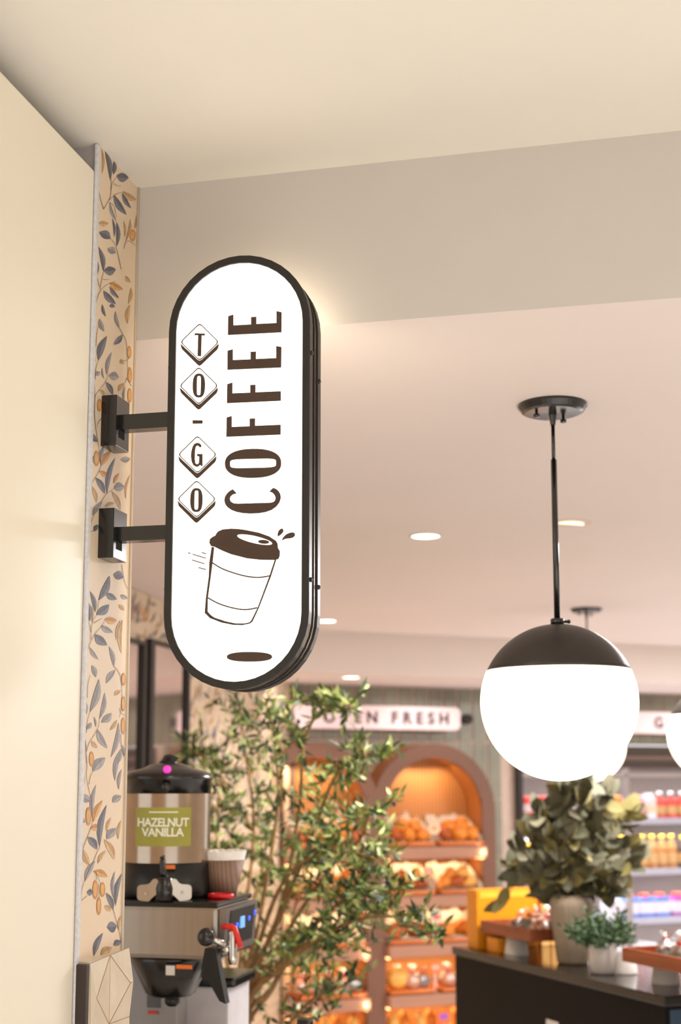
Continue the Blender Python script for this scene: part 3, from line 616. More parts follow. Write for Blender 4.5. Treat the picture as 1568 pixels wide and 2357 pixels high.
def paper_mesh(s):
    b = MB(); rr = random.Random(s); n = 10; vs = []
    top = [.185+rr.uniform(-.02, .015)+(.03 if i in (2, 7) else 0) for i in range(n+1)]
    for i in range(n+1):
        x = -.15+.3*i/n; vs += [(x, .09+.006*sin(i*1.3+s), .03), (x*1.02, .105+.008*sin(i*2+s), top[i])]
    b.add(vs, [(2*i, 2*i+2, 2*i+3, 2*i+1) for i in range(n)], 0, True)
    b.add([(-.15, -.12, .03), (.15, -.12, .03), (.15, .09, .03), (-.15, .09, .03), (-.165, -.1, .05), (-.16, .1, .18), (.16, .1, .18), (.165, -.1, .05)], [(0, 1, 2, 3), (0, 3, 5, 4), (1, 7, 6, 2)])
    o = b.obj('paper', paper_m, merge=False); md = o.data; bpy.data.objects.remove(o); return md
PM = [paper_mesh(i) for i in range(3)]
ORD = ('leftmost', 'second', 'third', 'fourth', 'fifth', 'sixth', 'seventh', 'eighth', 'ninth', 'tenth', 'eleventh', 'twelfth', 'thirteenth', 'fourteenth', 'fifteenth', 'sixteenth')
POS = ('front left', 'front middle', 'front right', 'rear left', 'rear right', 'upper left', 'upper right')
for ai, cx in enumerate(CX):
    for li, z in enumerate(SH):
        for ti_, tx in enumerate((-.182 if ai else -.060, .178)):
            q_ = 1.0 if (ai or ti_) else .42
            where = '%s tray, %s shelf, %s arch' % (TR[ti_], LEV[li], ARCH[ai])
            o = bpy.data.objects.new('serving_tray', TM); C.objects.link(o); place(o, FB, (cx+tx, VF+.085, z+.001)); o.scale = (q_, 1, 1)
            tag(o, 'caramel brown serving tray: %s' % where, 'tray', 'serving trays in the bakery arches')
            if li < 3:
                o = bpy.data.objects.new('tissue_liner', PM[(ai+li+ti_) % 3]); C.objects.link(o); place(o, FB, (cx+tx, VF+.085, z+.008), rn.uniform(-.03, .03)); o.scale = (q_, 1, 1)
                tag(o, 'checked white tissue standing up in the %s' % where, 'paper', 'checked tissue liners on trays')
            spots = list(enumerate([(-.10, -.055, 0), (0.0, -.065, 0), (.10, -.05, 0), (-.05, .02, 0), (.06, .02, 0), (-.055, -.03, .052), (.055, -.02, .055)])) if li < 3 else []
            if li == 2: spots = spots[:1]+spots[2:5] if ai else spots[:1]+spots[3:4]
            if q_ < 1: spots = [q for q in spots if q[0] in (0, 2, 4)]
            for k, (dx, dy, dz) in spots:
                me = rn.choice(crois if li == 1 else buns); kind = 'croissant' if li == 1 else 'bun'
                o = bpy.data.objects.new('baked_'+kind, me); C.objects.link(o); place(o, FB, (cx+tx+(dx+rn.uniform(-.01, .01))*q_, VF+.075+dy, z+.04+dz), rn.uniform(-1, 1))
                tag(o, 'golden brown %s, %s in the %s' % ('pastry' if li == 1 else 'bun', POS[k], where), 'pastry', '%s in the %s' % ('pastries' if li == 1 else 'buns', where))
                s_ = rn.uniform(1.15, 1.38); o.scale = (s_, s_, s_*rn.uniform(.95, 1.1))
            if li == 3:
                for k, (dx, dy) in enumerate(((-.09, -.05), (0, -.06), (.09, -.05), (-.05, .04), (.06, .04))):
                    if q_ < 1 and k in (1, 3): continue
                    if ai == 1 and ti_ == 0 and k == 0:
                        o = bpy.data.objects.new('bread_loaf', loaf[0]); C.objects.link(o); place(o, FB, (cx+tx+dx+.01, VF+.04, z+.03)); o.scale = (1.7, 1.5, 2.0)
                        tag(o, 'round pale golden loaf at the left end of the bottom shelf in the right arch', 'bread')
                    else: bag(FB, (cx+tx+dx*q_, VF+.07+dy, z+.035), rn.uniform(-.6, .6), 1.15, k+ai+ti_, 'bagged bake with red tie, %s in the %s' % (POS[k], where), 'bagged bakes in the %s' % where)
# lowest row, just entering the picture
for ai, cx in enumerate(CX):
    b = MB(); z = .03; b.box(max(cx-R_in+.003, C0), cx+R_in-.003, -.06, .235, z-.02, z+.0, bev=.004); b.obj('shelf', MC['shelf_board_wood'], cab)
    for k in range(7):
        if cx-.29+k*.095 < C0+.07: continue
        o = bpy.data.objects.new('bread_loaf', loaf[k % 2]); C.objects.link(o); place(o, FB, (cx-.29+k*.095, VF+.05+.05*(k % 2), z+.012), 0); o.scale = (.95, 1.2, 2.4)
        tag(o, 'golden loaf, %s in the lowest compartment of the %s arch' % (ORD[k], ARCH[ai]), 'bread', 'loaves in the lowest compartment, %s arch' % ARCH[ai])

# price cards on clear stands
def card(px, py, shape, c1_, c2_, label, sz=.05, v=8.27, zbase=None, rot=0):
    p = on_v(FB, px, py, v); r_ = thing('price_card', label, 'price card', FB, (p.x, v, zbase))
    h = p.z-zbase
    b = MB(); b.box(-.014, .014, -.01, .02, 0, .004); b.box(-.011, .011, .003, .006, 0, h-sz*.5); b.obj('clear_stand', pane_mat('clear_acrylic', (250, 240, 236), .7, .1), r_)
    if shape == 'round': P = ell(0, 0, sz*1.1, sz*.9, 24)
    else:
        P = [(-sz, -sz*.8), (sz, -sz*.8), (sz, sz*.8), (-sz, sz*.8)]
    cr, sr = cos(rot), sin(rot); P = [(x*cr-y*sr, x*sr+y*cr) for x, y in P]
    b = MB(); b.prism(P, lambda a, c, d: (a, d, c+h), .003); b.obj('card', mat('card_%d_%d_%d' % c1_, c1_, .5), r_)
    Q = [(x*.6, y*.45+.1*sz) for x, y in P]; b = MB(); b.prism(Q, lambda a, c, d: (a, -.001+d, c+h), .001); b.obj('card_print', mat('card_%d_%d_%d' % c2_, c2_, .5), r_)
card(1000, 1908, 'round', (250, 206, 170), (214, 150, 108), 'rounded peach price card before the top shelf of the right arch', .04, zbase=1.26)
card(987, 2008, 'sq', (244, 150, 96), (240, 166, 160), 'tilted orange and pink price card before the second shelf, right arch', .036, zbase=.95, rot=.5)
card(1005, 2112, 'sq', (240, 206, 184), (206, 96, 84), 'cream price card with red print before the third shelf, right arch', .042, zbase=.64, rot=-.08)
card(1003, 2228, 'sq', (236, 120, 50), (200, 176, 160), 'orange price card with pale band before the bottom shelf, right arch', .044, zbase=.33, rot=-.1)
card(1022, 2342, 'sq', (238, 110, 44), (150, 96, 190), 'orange and purple price card at the bottom edge of the right arch', .05, zbase=.03, rot=.08)

# ------------------------------------------------------------------ drinks cooler
VC = 8.52; cu0 = on_v(FB, 1190, 1800, VC).x
cool = thing('drinks_cooler', 'tall glass-door drinks cooler with black frame at the right', 'fridge', FB, (cu0, VC, 0))
cw = 2.6; inner = mat('cooler_lining', (132, 116, 108), .5, var=.03)
b = MB(); b.box(.03, cw, .62, .66, 0, 1.96); b.box(0, .03, .02, .66, 0, 1.96); b.box(.03, cw, .02, .66, 1.90, 1.96); b.obj('body', inner, cool)
b = MB(); b.box(-.005, .034, -.03, .02, 0, 1.82, bev=.003); b.obj('door_frame', black, cool)
b = MB(); b.box(-.005, cw, -.03, .03, 1.80, 1.955, bev=.004); b.box(.0, cw, -.036, -.03, 1.86, 1.885, 1); b.obj('header', [mat('dark_header', (62, 50, 42), .45), mat('header_line', (112, 92, 80), .4)], cool)
dm = on_v(FB, 1440, 1850, VC).x-cu0
b = MB(); b.box(dm-.018, dm+.018, -.03, .02, 0, 1.80, bev=.003); b.obj('mullion', mat('grey_mullion', (170, 160, 156), .35, .4), cool)
b = MB(); b.box(.034, cw, -.03, .0, 1.735, 1.765, bev=.003); b.obj('door_rail', MC['grey_mullion'], cool)
gl = pane_mat('cooler_glass', (250, 250, 252), .95, .02)
for x0, x1 in ((.034, dm-.018), (dm+.018, cw)):
    b = MB(); b.box(x0, x1, -.012, -.006, 0, 1.80); b.obj('door_glass', gl, cool)
CS = [on_v(FB, 1500, y, VC+.14).z for y in (1884, 2000, 2112)]
CS.append(CS[2]-.36)
for z in CS:
    b = MB(); b.box(.03, cw, .13, .6, z-.012, z, bev=.002); s_ = b.obj('shelf', mat('white_wire_shelf', (206, 208, 214), .4), cool)
    b = MB(); b.box(.03, cw, .118, .13, z-.042, z+.004); b.obj('price_rail', mat('price_rail', (196, 196, 206), .35), s_)
for z in [1.88]+CS[:3]:
    q = worldB(cu0+1.3, VC+.16, z-.05); area('cooler_led', q, (0, 0, -FB.a), 2.5, .06, 22, (.97, .97, 1))
prod = {}
def product(kind, c, lid):
    key = (kind, c, lid)
    if key in prod: return prod[key]
    m1 = mat('pack_%d_%d_%d' % c, c, .35, var=.15, scale=30); m2 = mat('pack_%d_%d_%d' % lid, lid, .35)
    b = MB(); b2 = MB(); b3 = MB()
    if kind == 'bottle':
        b.lathe([(0, 0), (.032, 0), (.034, .01), (.034, .11), (.03, .13), (.014, .16), (.013, .175)], 14); b2.lathe([(.016, .172), (.016, .195), (0, .195)], 12); b3.lathe([(.0345, .03), (.0345, .09)], 14, cap=False)
    elif kind == 'jar':
        b.box(-.05, .05, -.035, .035, 0, .14, bev=.01); b2.lathe([(.03, .14), (.03, .17), (0, .17)], 12); b3.box(-.051, .051, -.036, .036, .03, .11)
    elif kind == 'can':
        b.lathe([(0, 0), (.028, 0), (.032, .008), (.032, .14), (.027, .15), (0, .15)], 14); b2.lathe([(.027, .149), (.027, .153), (0, .153)], 12); b3.lathe([(.0325, .05), (.0325, .10)], 14, cap=False)
    else:
        b.box(-.035, .035, -.035, .035, 0, .15, bev=.004); b2.box(-.035, .035, -.003, .003, .15, .185); b2.lathe([(.012, .15), (.012, .17), (0, .17)], 10, c=(0, -.02, 0)); b3.box(-.0355, .0355, -.0355, .0355, .04, .1)
    mid_ = {'bottle': (222, 176, 112), 'jar': (240, 234, 240), 'can': (250, 226, 222), 'carton': (252, 226, 190)}[kind]
    r = []
    for q, m in ((b, m1), (b2, m2), (b3, mat('band_%d_%d_%d' % mid_, mid_, .4))):
        o = q.obj('x', m); r.append(o.data); bpy.data.objects.remove(o)
    prod[key] = r; return r
def shelfrow(px0, px1, n, row, kind, c, lid, label, group, s=1.0):
    v = VC+.19; u0 = on_v(FB, px0, 1900, v).x; u1 = on_v(FB, px1, 1900, v).x
    for i in range(n):
        u = u0+(u1-u0)*(i+.5)/n; lb_ = label if n == 1 else '%s %s' % (ORD[i].replace('leftmost', 'first'), label); r_ = thing({'bottle': 'drink_bottle', 'jar': 'drink_jug', 'can': 'drink_can', 'carton': 'juice_carton'}[kind], lb_, kind, FB, (u, v, CS[row]+.001), group); 
        w_ = (u1-u0)/n; base = {'bottle': .068, 'jar': .10, 'can': .064, 'carton': .07}[kind]; k = min(w_*.97/base, s*1.25)
        r_.scale = (k, k, s)
        for nm, me in zip(('body', 'cap', 'label_band'), product(kind, c, lid)): o = bpy.data.objects.new(nm, me); C.objects.link(o); o.parent = r_
RED, ORG, YEL, PUR, WHT, AMB, BLU, PNK = (226, 60, 44), (240, 130, 30), (250, 196, 40), (150, 110, 214), (240, 240, 238), (186, 124, 62), (60, 100, 200), (244, 150, 150)
G = lambda s: s
shelfrow(1204, 1262, 3, 0, 'can', RED, PNK, 'red and pink can from the left, cooler top shelf', 'red cans, cooler top shelf left', 1.1)
shelfrow(1266, 1322, 3, 0, 'can', PUR, WHT, 'purple can from the left, cooler top shelf', 'purple cans, cooler top shelf', 1.1)
shelfrow(1386, 1430, 2, 0, 'can', ORG, YEL, 'orange yellow can, cooler top shelf, right of the eucalyptus', 'orange cans, cooler top shelf', 1.1)
shelfrow(1432, 1482, 2, 0, 'can', PNK, WHT, 'pink can on the cooler top shelf by the door post', 'pink cans, cooler top shelf', 1.1)
shelfrow(1484, 1506, 1, 0, 'carton', WHT, WHT, 'white can-sized carton between pink and red drinks, cooler top shelf', 'white carton', 1.0)
shelfrow(1507, 1610, 4, 0, 'bottle', RED, WHT, 'red juice bottle at the right end of the cooler top shelf', 'red bottles, cooler top shelf right', 1.0)
shelfrow(1204, 1266, 3, 1, 'bottle', YEL, WHT, 'yellow bottle at the left of the cooler second shelf', 'yellow bottles, cooler second shelf left', 1.2)
shelfrow(1268, 1320, 2, 1, 'bottle', ORG, WHT, 'orange bottle on the cooler second shelf behind the eucalyptus', 'orange bottles, cooler second shelf', 1.2)
shelfrow(1420, 1555, 6, 1, 'bottle', AMB, YEL, 'amber tea bottle on the cooler second shelf, right of the eucalyptus', 'amber bottles, cooler second shelf', 1.25)
shelfrow(1558, 1610, 2, 1, 'bottle', (70, 50, 44), YEL, 'dark bottle at the right end of the cooler second shelf', 'dark bottles, cooler second shelf', 1.2)
shelfrow(1204, 1290, 4, 2, 'carton', (250, 160, 60), WHT, 'orange juice carton at the left of the cooler third shelf', 'juice cartons, cooler third shelf', 1.1)
shelfrow(1305, 1345, 2, 2, 'carton', (150, 210, 226), WHT, 'pale blue carton on the cooler third shelf behind the tall vase', 'blue cartons, cooler third shelf', 1.2)
shelfrow(1382, 1422, 1, 2, 'jar', WHT, BLU, 'white jug with blue cap on the cooler third shelf, left of the door post', 'blue capped jug', 1.0)
shelfrow(1424, 1530, 3, 2, 'jar', (90, 130, 214), RED, 'blue and white jug with red cap on the cooler third shelf', 'red capped blue jugs, cooler third shelf', 1.0)
shelfrow(1533, 1610, 2, 2, 'jar', (170, 80, 170), RED, 'purple and white jug with red cap at the right of the third shelf', 'purple jugs, cooler third shelf', 1.0)

# ------------------------------------------------------------------ coffee brewer and urn (behind the pier)
BV = 3.42
def pa(px, py, v=BV): return on_v(FA, px, py, v)
zt, zb_ = pa(500, 2088).z, pa(500, 2212).z; xr = pa(502, 2100).x; xl = xr-.42; fD = BV+.11
br = thing('coffee_brewer', 'stainless coffee brewer with black funnel and blue-lit control panel', 'coffee machine', FA, (xr, BV, zb_))
H = zt-zb_; DP = .285
b = MB(); b.box(-.42, 0, 0, DP, 0, H, bev=.012); b.obj('housing', steel, br)
b = MB(); b.box(-.43, .003, -.008, DP+.004, H+.0, H+.014, bev=.006); b.obj('top_plate', black_gl, br)
# control panel on the right hand face, thicker nose leaning out
b = MB(); b.prism([(0.01, .010), (DP-.004, .012), (DP-.004, H-.004), (.01, H-.004)], lambda y, z, h: (h*(.4+.6*z/H), y, z), .022)
b.obj('control_housing', mat('grey_steel_face', (150, 142, 136), .35, .7), br)
b = MB(); b.prism([(.04, .032), (DP-.035, .032), (DP-.035, H-.012), (.04, H-.012)], lambda y, z, h: (.0225*(.4+.6*z/H)+h, y, z), .002); pn = b.obj('control_panel', mat('dark_panel', (48, 44, 44), .3), br)
for y, zf in ((.06, .60), (.10, .60), (.205, .66), (.255, .74)):
    b = MB(); b.lathe([(.006, 0), (.006, .003), (0, .004)], 12, axis='X', c=(.0225*(.4+.6*zf)+.001, y, H*zf)); b.obj('button_light', mat('blue_led', (40, 80, 255), .4, var=0, emit=2.5), pn)
b = MB(); b.box(.015, .0225, .125, .16, H*.52, H*.74); b.obj('display', mat('pale_blue_display', (120, 180, 240), .4, var=0, emit=.5), pn)
# tap with red lever
b = MB(); tx = .075; b.tube([(-.01, .03, .012), (.012, -.015, .030), (.045, -.015, .032)], .009, 12); b.lathe([(.010, -.035), (.012, -.02), (.012, .042), (.008, .052)], 14, c=(.045, -.015, .03)); tap = b.obj('tap', chrome, br)
b = MB(); b.tube([(.018, -.02, .088), (.044, -.02, .089), (.050, -.02, .086), (.070, -.025, .038)], .0075, 10); b.obj('red_lever', mat('red_plastic', (226, 44, 24), .35), tap)
# black ball knob of the funnel handle
b = MB(); b.ball((-.016, -.045, .064), .023, n=20); b.obj('ball_knob', black_gl, br)
b = MB(); b.tube([(-.01, -.04, .060), (.03, -.02, .044)], .008, 10); b.obj('knob_stem', chrome, br)
# brew funnel
fz = lambda y: pa(400, y, fD).z-zb_; fx = lambda x: pa(x, 2240, fD).x-xr
cxf = (fx(302)+fx(480))/2; R1 = (fx(482)-fx(300))/2; 
b = MB(); b.lathe([(R1, 0), (R1*.98, -.012), (R1*.60, fz(2285)), (R1*.5, fz(2292)), (0, fz(2296))], 40, c=(cxf, .12, 0)); fu = b.obj('brew_funnel', black_gl, br)
b = MB(); b.lathe([(.02, 0), (.02, -.02), (.012, -.028), (0, -.028)], 16, c=(cxf+.005, .12, fz(2292))); b.obj('spout', black_pl, fu)
b = MB(); s0 = fx(410); b.box(fx(412), fx(474), .12-R1-.003, .12-R1+.0, -.045, -.012); lb = b.obj('warning_label', mat('label_black', (40, 36, 34), .5), fu)
b = MB(); b.box(fx(437), fx(473), .12-R1-.0045, .12-R1-.003, -.023, -.013, 1); b.box(fx(414), fx(434), .12-R1-.0045, .12-R1-.003, -.040, -.016, 0); b.obj('label_print', [mat('label_white', (220, 210, 200), .5), mat('label_orange', (236, 120, 40), .5)], lb)
b = MB(); hx = fx(526)-.008
b.prism([(hx-.005, .036), (hx+.022, .036), (hx+.052, fz(2284)+.0), (hx+.035, fz(2278)), (hx+.012, -.055), (hx+.004, -.04), (hx-.012, -.045), (hx-.014, -.01)], lambda x, z, h: (x, -.045+h, z), .032); b.obj('funnel_handle', black_pl, fu)
# back column of the brewer and stickers
b = MB(); b.box(-.42, fx(382), .2, DP, .932-zb_, 0.0, bev=.004); b.obj('rear_column', mat('column_grey', (150, 145, 142), .35, .6), br)
b = MB(); b.box(fx(304)+.01, fx(335)+.01, .197, .1995, fz(2335), fz(2268), 0); b.box(fx(306)+.01, fx(330)+.01, .196, .197, fz(2268), fz(2262), 1); b.box(fx(306)+.01, fx(330)+.01, .196, .197, fz(2350), fz(2342), 1); b.obj('sticker', [mat('sticker_grey', (96, 94, 96), .5), mat('sticker_red', (206, 70, 50), .5)], br)
# urn standing on the brewer
uv = BV+.14; uc = pa(385, 1900, uv); zt2 = zt+.014
ub = on_v(FA, 385, 2060, uv-.1).z; ur = (pa(481, 1900, uv).x-pa(289, 1900, uv).x)/2
urn = thing('coffee_urn', 'stainless and black coffee urn with green HAZELNUT VANILLA label', 'coffee urn', FA, (uc.x, uv, zt2), rz=radians(19))
yz = lambda y: on_v(FA, 385, y, uv).z-zt2
b = MB(); b.lathe([(0, 0), (ur*.97, 0), (ur*.99, .01), (ur*.985, yz(1982)), (0, yz(1982))], 48); b.obj('base', black_pl, urn)
b = MB(); b.lathe([(ur*.975, yz(1984)), (ur*.975, yz(1824))], 64, cap=False); b.obj('steel_body', mat('urn_steel', (186, 168, 150), .17, 1, var=.04, scale=30), urn)
b = MB(); b.lathe([(0, yz(1826)), (ur*.98, yz(1826)), (ur*.985, yz(1797)), (ur*1.01, yz(1795)), (ur*1.02, yz(1788)), (ur*.93, yz(1778)), (ur*.55, yz(1768)), (ur*.45, yz(1762)), (ur*.3, yz(1757)), (0, yz(1757))], 48); ld = b.obj('lid', black_gl, urn)
b = MB(); b.lathe([(0, yz(1762)), (ur*.22, yz(1762)), (ur*.2, yz(1752)), (ur*.1, yz(1750)), (ur*.1, yz(1742)), (0, yz(1740))], 20); b.prism([(-.02, yz(1752)), (.02, yz(1752)), (.03, yz(1744)), (.006, yz(1736)), (-.01, yz(1738))], lambda x, z, h: (x, h-.01, z), .02); b.obj('lid_knob', black_pl, ld)
b = MB(); b.lathe([(.011, 0), (.011, .006), (0, .010)], 16, axis='Y', c=(0, 0, 0)); b.v = [(x, -ur*.9-y, z+yz(1772)) for x, y, z in b.v]
b.obj('indicator_light', mat('pink_indicator', (240, 70, 200), .4, var=0, emit=.5), ld)
b = MB(); b.lathe([(.012, -.004), (.013, .008), (.008, .016), (0, .017)], 18, axis='Y'); b.v = [(x-.002, -ur*.985-y, z+yz(1811)) for x, y, z in b.v]; b.obj('latch_knob', black_gl, ld)
# curved label
def curved(x0, x1, z0, z1, rr, n=12):
    b = MB(); vs = []
    for i in range(n+1):
        x = x0+(x1-x0)*i/n; y = -sqrt(max(rr*rr-x*x, 0)); vs += [(x, y, z0), (x, y, z1)]
    b.add(vs, [(2*i, 2*i+2, 2*i+3, 2*i+1) for i in range(n)]); return b
k1 = ur/96.0; lx = lambda px: (px-385)*k1*.985
b = curved(lx(320), lx(438), yz(1944), yz(1857), ur*.982); lab = b.obj('flavour_label', mat('olive_green_label', (160, 156, 62), .5), urn)
def curved_word(s, size, zc, sx, parent, cx=0):
    def post(me):
        xs = [v.co.x for v in me.vertices]; wd = max(xs)-min(xs); mx = (max(xs)+min(xs))/2
        for v in me.vertices:
            x = (v.co.x-mx)/wd*sx+cx; v.co = Vector((x, -sqrt(max((ur*.984)**2-x*x, 0))-.001-v.co.z*.1, zc+v.co.y))
    word(s, size, parent, 0, mat('label_white_ink', (246, 244, 226), .5), 0, 0, .92, post, .0007)
curved_word('HAZELNUT', .031, yz(1891), lx(434)-lx(324), lab, lx(379)); curved_word('VANILLA', .031, yz(1913), lx(424)-lx(333), lab, lx(378))
b = curved(lx(348), lx(410), yz(1868.5), yz(1866), ur*.984, 6); b.obj('label_rule', MC['label_white_ink'], lab)
# urn tap assembly
ty = -ur*1.0
b = MB(); b.lathe([(.024, 0), (.026, .03), (.020, .055), (.014, .060)], 20, c=(0, ty-.035, .002)); b.tube([(0, ty, .035), (0, ty-.045, .035)], .016, 14); b.tube([(0, ty-.03, .055), (-.004, ty-.034, .075), (-.008, ty-.03, .098), (-.008, ty-.025, .11)], .010, 12, r2=.006); tp_ = b.obj('urn_tap', black_gl, urn)
for sg in (-1, 1):
    b = MB(); P = [(sg*x, z) for x, z in [(.014, .018), (.016, .046), (.022, .052), (.030, .050), (.038, .040), (.046, .037)]+[(.060+.010*cos(radians(a)), .026+.010*sin(radians(a))) for a in (80, 50, 20, 0)]+[(.060+.010*cos(radians(a)), .006+.010*sin(radians(a))) for a in (0, -30, -60, -90)]+[(.040, -.006), (.030, .004)]]
    b.prism(P, lambda x, z, h: (x, ty-.052+h+(x*sg)*.15, z+.005), .004); b.lathe([(.004, -.001), (.004, .002), (0, .003)], 10, axis='Y', c=(sg*.048, ty-.052, .02))
    b.obj('tap_wing', mat('satin_plate', (196, 184, 170), .3, .9), tp_)
b = MB(); b.box(.0, .026, ty-.002, ty+.004, yz(1994), yz(1985)); b.obj('orange_tag', mat('label_orange', (236, 120, 40), .5), urn)
# filters and red ring on the brewer
fv = BV+.2; fc = on_v(FA, 520, 2000, fv); fr_ = lambda px: (px-520)*on_v(FA, 521, 2000, fv).x+0
sx_ = on_v(FA, 570, 2000, fv).x-fc.x
zf = lambda y: on_v(FA, 520, y, fv).z-zt2
fl = thing('coffee_filter_stack', 'stack of white paper coffee filters in a brown flared sleeve beside the urn', 'coffee filters', FA, (fc.x-.01, fv, zt2))
b = MB(); b.lathe([(0, 0), (sx_*.62, 0), (sx_*1.0, zf(1978)), (sx_*.96, zf(1978)), (0, .01)], 32); b.obj('sleeve', stripes_mat('brown_sleeve', (150, 122, 104), (132, 104, 88), 30, 'X', .6), fl)
b = MB(); n = 64; vs = []
for i in range(n):
    t = 2*pi*i/n; q = 1+.03*sin(i*pi); vs += [(sx_*.98*q*cos(t), sx_*.98*q*sin(t), zf(1979)), (sx_*1.06*q*cos(t), sx_*1.06*q*sin(t), zf(1958)+.002*sin(i*2.4)), (sx_*.9*cos(t), sx_*.9*sin(t), zf(1957)+.002*sin(i*1.7)), (sx_*.6*cos(t), sx_*.6*sin(t), zf(1975))]
b.add(vs, [(4*i+k, 4*((i+1) % n)+k, 4*((i+1) % n)+k+1, 4*i+k+1) for i in range(n) for k in range(3)]); b.add(vs, [[4*i+3 for i in range(n)]]); b.obj('paper_filters', mat('white_filter_paper', (246, 242, 236), .8, bump=.2, scale=60), fl)
rc = on_v(FA, 509, 2048, BV+.10); o = MB(); o.lathe([(.026, 0), (.034, .0), (.036, .006), (.034, .012), (.026, .012), (.026, 0)], 28, cap=False); o = o.obj('red_ring_lid', mat('red_rubber', (214, 24, 26), .35)); place(o, FA, (rc.x, BV+.10, zt2+.0005)); tag(o, 'red ring lid lying on the brewer top in front of the filters', 'lid')
# white box with black lid behind the funnel
wv = BV+.36; wl = on_v(FA, 382, 2290, wv); wr = on_v(FA, 526, 2290, wv); zt3 = on_v(FA, 450, 2272, wv).z; zt4 = on_v(FA, 450, 2248, wv).z
wb = thing('countertop_appliance', 'white boxy appliance with black lid below and behind the brewer', 'appliance', FA, (wl.x, wv, .9015))
b = MB(); b.box(0, wr.x-wl.x, 0, .2, .0, zt3-.9, bev=.006); b.obj('body', mat('white_enamel', (222, 218, 222), .4), wb)
b = MB(); b.box(-.005, wr.x-wl.x+.02, -.008, .2, zt3-.9, zt4-.9, bev=.008); b.obj('lid', black_gl, wb)
b = MB(); b.prism([(.003, .0), (.03, .0), (.042, .24), (.003, .20)], lambda x, z, h: (x, -.002+h, z+(zt3-1.2)), .0015); b.obj('blue_sticker', mat('sky_blue_sticker', (140, 190, 222), .5), wb)
# counter beneath
ct = thing('coffee_counter', 'coffee station counter under the brewer, below the picture edge', 'counter', FA, (-2.35, 3.2, 0))
b = MB(); b.box(0, 1.45, 0, .8, .87, .9, bev=.004); b.obj('worktop', mat('pale_worktop', (206, 196, 184), .4), ct)
b = MB(); b.box(.02, 1.42, .03, .78, 0, .87); b.obj('base_cabinet', mat('counter_base', (120, 92, 70), .5), ct)
for i, yy in enumerate((0,)):      # brewer feet column down to the worktop
    b = MB(); b.box(-.40, -.05, .03, DP-.02, .9015-zb_, .932-zb_+.0, bev=.004); b.obj('base_plate', black_pl, br)
# black rounded pump top at the bottom edge
pv = on_v(FA, 703, 2352, 3.6); o = thing('pump_dispenser', 'black rounded dispenser top just poking up at the bottom edge', 'dispenser', FA, (pv.x, 3.6, .9))
zq = pv.z-.9; b = MB(); b.lathe([(0, 0), (.05, 0), (.05, zq-.04), (.02, zq-.02), (0, zq-.02)], 20); b.obj('bottle', black_pl, o)
b = MB(); b.box(-.02, .018, -.02, .02, zq-.02, zq+.009, bev=.008); b.obj('pump_head', black_gl, o)

# ------------------------------------------------------------------ greenery
def leaf(b, p, d, nrm, L, w, mi=0, fold=.25, round_=False):
    d = d.normalized(); s_ = d.cross(nrm).normalized(); n_ = s_.cross(d)
    if round_: pr = [(0, 0), (.18, .7), (.45, 1), (.72, .8), (.9, .4), (1, 0)]
    else: pr = [(0, 0), (.3, .9), (.6, .85), (1, 0)]
    mid = [p+d*L*t-n_*L*.12*t*t for t, q in pr]
    l_ = [m+s_*w*q*.5+n_*w*fold*q*.5 for m, (t, q) in zip(mid, pr)]; r_ = [m-s_*w*q*.5+n_*w*fold*q*.5 for m, (t, q) in zip(mid, pr)]
    k = len(pr); vs = mid+l_+r_
    b.add(vs, [(i, i+1, k+i+1, k+i) for i in range(k-1)]+[(i+1, i, 2*k+i, 2*k+i+1) for i in range(k-1)], mi, round_)
def rv(r): return Vector((r.gauss(0, 1), r.gauss(0, 1), r.gauss(0, 1)))
def catm(P, n=5):
    r = []
    for i in range(len(P)-1):
        p0, p1, p2, p3 = P[max(i-1, 0)], P[i], P[i+1], P[min(i+2, len(P)-1)]
        for j in range(n):
            t = j/n; r.append(.5*((2*p1)+(p2-p0)*t+(2*p0-5*p1+4*p2-p3)*t*t+(3*p1-p0-3*p2+p3)*t**3))
    return r+[P[-1]]
def W_(px, py, y): d = ray(px, py); return CAM+d*(y/d.y)
ol_m = [mat('olive_leaf_green', (116, 132, 62), .38, var=.3, scale=8), mat('olive_leaf_dark', (60, 80, 44), .4, var=.3, scale=8), mat('olive_leaf_light', (176, 184, 118), .35, var=.2, scale=8)]
bark = mat('olive_bark', (150, 116, 72), .7, var=.25, scale=30, bump=.3)
base = W_(548, 2440, 5.45); base.z = .3
tree = bpy.data.objects.new('olive_tree', None); C.objects.link(tree); tree.location = (base.x, base.y, 0)
tag(tree, 'large leafy olive tree with several thin stems before the bakery arches', 'tree')
rt = random.Random(3); bs = MB(); bl = MB(); nol = 0; off = Vector((base.x, base.y, 0))
